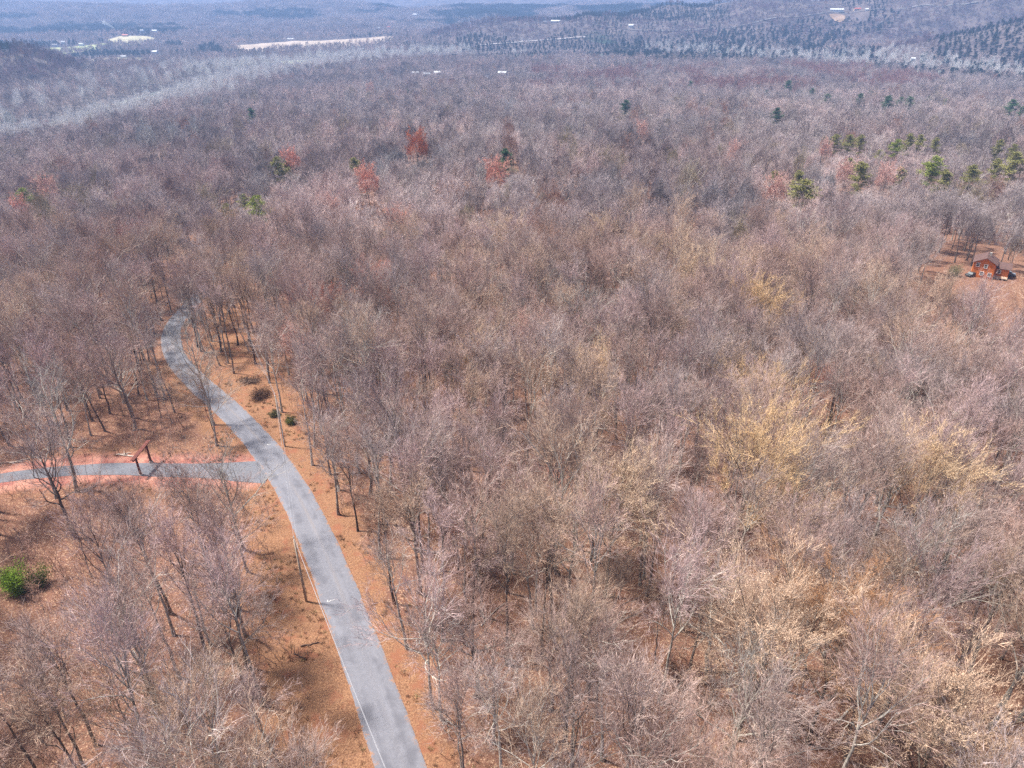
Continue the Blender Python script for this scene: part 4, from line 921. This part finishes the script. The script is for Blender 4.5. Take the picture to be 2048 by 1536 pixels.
# ------------------------------------------------------------------ houses
WALLC = {'w': (.62, .62, .61), 'c': (.62, .56, .46), 't': (.42, .32, .24)}; ROOFC = {'w': (.55, .56, .57), 'g': (.30, .31, .33), 'b': (.10, .10, .12), 'r': (.42, .12, .09)}
WM = {k: plain('wall_' + k, c, .08, .5) for k, c in WALLC.items()}; RM = {k: plain('roofing_' + k, c, .15, .5, .6) for k, c in ROOFC.items()}
M_GLASS = plain('window_glass', (.03, .035, .04), .1, 2, .12, .6); M_DOOR = plain('door_paint', (.16, .09, .07), .2, 3)
def gable(m, w, d, h, rise, over=.5, th=.18, z0=0, ridge='x'):
    for s in (-1, 1):
        y0, y1 = 0, s * (d / 2 + over); dz = rise * (1 + over / (d / 2)); zt = h + rise
        V = [(-w / 2 - over, y0, zt), (w / 2 + over, y0, zt), (w / 2 + over, y1, zt - dz), (-w / 2 - over, y1, zt - dz)]; V = V + [(a, b, c + th) for a, b, c in V]
        m.add(V, [(0, 1, 2, 3), (7, 6, 5, 4), (0, 4, 5, 1), (1, 5, 6, 2), (2, 6, 7, 3), (3, 7, 4, 0)])
def house(x, y, z, w, d, h, wk, rk, label, rz=0):
    w *= .8; h *= .85; d *= .85
    o = empty('house', (x, y, z), rz, label, 'house', 'far off houses and barns'); rise = min(2.6, d * .28); m = MB()
    m.box((0, 0, h / 2 - 1), (w, d, h + 2)); m.add([(-w / 2, -d / 2, h), (-w / 2, d / 2, h), (-w / 2, 0, h + rise - .05), (w / 2, -d / 2, h), (w / 2, d / 2, h), (w / 2, 0, h + rise - .05)], [(0, 1, 2), (3, 5, 4)])
    put('wall', m.mesh('wall', [WM[wk]]), o); m = MB(); gable(m, w, d, h, rise); rf = put('roof', m.mesh('roof', [RM[rk]]), o)
    m = MB(); m.box((w * .22, .6, h + rise + .3), (.7, .7, 1.4)); put('chimney', m.mesh('chimney', [plain('brick', (.25, .12, .09), .3, 2)]), rf)
    for i in range(int(w // 4)):
        for fl in range(2 if h > 4.8 else 1):
            m = MB(); xx = -w / 2 + (i + .5) * w / int(w // 4)
            if fl == 0 and i == int(w // 8): m.box((xx, -d / 2 - .03, 1.05), (1.0, .08, 2.1)); put('door', m.mesh('door', [M_DOOR]), o)
            else: m.box((xx, -d / 2 - .03, 1.6 + fl * 2.5), (1.1, .07, 1.2)); put('window', m.mesh('window', [M_GLASS]), o)
for i, (hh, p) in enumerate(zip(HOUSES, HPOS)):
    house(p[0], p[1], p[2] + .6, hh[2], hh[3], hh[4], hh[5], hh[6], hh[7], random.uniform(-.35, .35) - math.atan2(p[0], p[1]) * .5)

# log house at the right, with its deck and the two cars
M_LOG = plain('orange_log', (.70, .22, .06), .2, 1.5, .6); M_LROOF = plain('brown_shingle', (.12, .07, .062), .25, 1.5); M_CAR = plain('car_paint_dark', (.035, .045, .05), .1, 1, .25, .6); M_CAR2 = plain('car_paint_grey', (.20, .22, .25), .1, 1, .3, .6); M_TYRE = plain('tyre', (.02, .02, .02), .1, 3)
def log_house():
    x, y, z = HOUSE; o = empty('log_house', (x, y, z), R(-34), 'two storey orange log house with brown roof among the bare trees', 'house'); o.scale = (.78, .78, .78)
    def block(cx, cy, w, d, h, rise, rot):
        m = MB(); n = int(h / .3)
        for k in range(n): m.box((0, 0, (k + .5) * h / n), (w - .04 * (k % 2), d - .04 * (k % 2), h / n - .004))
        m.add([(-w / 2, -d / 2, h), (-w / 2, d / 2, h), (-w / 2, 0, h + rise - .05), (w / 2, -d / 2, h), (w / 2, d / 2, h), (w / 2, 0, h + rise - .05)], [(0, 1, 2), (3, 5, 4)])
        wl = put('log_wall', m.mesh('log_wall', [M_LOG]), o, (cx, cy, 0)); wl.rotation_euler[2] = rot
        m = MB(); gable(m, w, d, h, rise, .6, .2); rf = put('roof', m.mesh('roof', [M_LROOF]), o, (cx, cy, 0)); rf.rotation_euler[2] = rot
    block(0, 0, 9, 8, 6.6, 2.2, R(90)); block(6.2, 2.2, 6, 5.5, 4.6, 1.6, 0)
    def win(cx, cy, cz, w=1.0, h=1.3):
        m = MB(); m.box((cx, cy, cz), (w, .1, h)); wn = put('window', m.mesh('window', [M_GLASS]), o)
        m = MB()
        for s in (-1, 1): m.box((cx + s * (w / 2 + .09), cy - .04, cz), (.2, .12, h + .4)); m.box((cx, cy - .04, cz + s * (h / 2 + .09)), (w, .12, .2))
        m.box((cx, cy - .05, cz), (w, .1, .1)); put('frame', m.mesh('frame', [M_WHITE]), wn)
    for cx, cz in ((-2.4, 5.6), (.5, 5.4), (-.2, 2.2), (2.6, 2.1)): win(cx, -4.56, cz)
    win(5.6, -.6, 3.0, 1.2, 1.3)
    m = MB(); m.box((6.4, -2.4, 1.2), (5.6, 3.4, .2))
    for a in (3.8, 6.4, 9.0): m.box((a, -4.0, .5), (.2, .2, 1.2))
    dk = put('deck', m.mesh('deck', [M_POLE]), o); m = MB(); m.box((6.4, -4.05, 2.25), (5.6, .08, .1))
    for a in np.arange(3.7, 9.2, .5): m.box((a, -4.05, 1.75), (.07, .07, .9))
    put('railing', m.mesh('railing', [M_LOG]), dk)
    m = MB(); m.box((.9, 1.2, 8.9), (.8, .8, 1.9)); put('chimney', m.mesh('chimney', [M_STONE]), o)
log_house()
def car(px, py, rz, m_, label):
    x, y, z = hit(px, py); o = empty('parked_car', (x, y, z), rz, label, 'car', 'cars parked by the log house')
    pr = [(-2.2, .35), (-2.25, .75), (-2.1, .95), (-1.3, 1.0), (-.8, 1.48), (.9, 1.5), (1.55, 1.02), (2.15, .9), (2.25, .6), (2.2, .35)]
    m = MB(); V = [(a, s * (.88 if b < 1.1 else .72), b) for s in (-1, 1) for a, b in pr]; n = len(pr)
    m.add(V, [tuple(range(n))[::-1], tuple(range(n, 2 * n))] + [(i, (i + 1) % n, n + (i + 1) % n, n + i) for i in range(n)]); put('body', m.mesh('body', [m_]), o)
    for s in (-1, 1):
        m = MB(); m.add([(-1.1, s * .85, 1.06), (1.35, s * .85, 1.06), (.85, s * .755, 1.42), (-.75, s * .755, 1.42)], [(0, 1, 2, 3)]); put('side_window', m.mesh('side_window', [M_GLASS]), o)
        for a in (-1.35, 1.4):
            m = MB(); m.tube([(a, s * .72, .34), (a, s * .92, .34)], [.34, .34], 14, cap=True); wh = put('wheel', m.mesh('wheel', [M_TYRE]), o)
            m = MB(); m.tube([(a, s * .9, .34), (a, s * .94, .34)], [.2, .2], 10, cap=True); put('rim', m.mesh('rim', [M_METAL]), wh)
    m = MB(); m.add([(1.5, -.72, 1.07), (1.5, .72, 1.07), (.98, .64, 1.46), (.98, -.64, 1.46)], [(0, 1, 2, 3)]); put('windscreen', m.mesh('windscreen', [M_GLASS]), o)
car(1943, 553, .4, M_CAR, 'dark car parked in front of the log house wall'); car(2014, 551, 2.6, M_CAR2, 'grey car parked right of the log house deck')
# smoke over the far farms
def smoke():
    x, y, z = hit(236, 66); m = MB(); n = 12; k = 12
    Pp = [(x - i * 2.2 - i * i * .12, y, z + 4 + i * 2.4) for i in range(n)]; m.tube(Pp, [1 + i * .45 for i in range(n)], k, cap=True)
    mt, nn, out = mat('smoke'); v = N(nn, 'ShaderNodeVolumePrincipled'); v.inputs['Density'].default_value = .09; v.inputs['Color'].default_value = (.9, .92, .95, 1); nn.links.new(v.outputs[0], out.inputs['Volume'])
    put('smoke', m.mesh('smoke', [mt]), kind='stuff', label='thin pale smoke rising over the far farms')
smoke()
# ------------------------------------------------------------------ the air
def haze():
    m = MB(); zmax, zmin = 420.0, -90.0; m.box((0, 85, (zmax + zmin) / 2), (14900, 14900, zmax - zmin))
    mt, nn, out = mat('haze'); v = N(nn, 'ShaderNodeVolumePrincipled'); v.inputs['Density'].default_value = .00020
    v.inputs['Color'].default_value = (.36, .56, 1.0, 1); v.inputs['Anisotropy'].default_value = .2; nn.links.new(v.outputs[0], out.inputs['Volume'])
    put('haze', m.mesh('haze', [mt]), kind='stuff', label='pale blue air between the camera and the far hills')
haze()
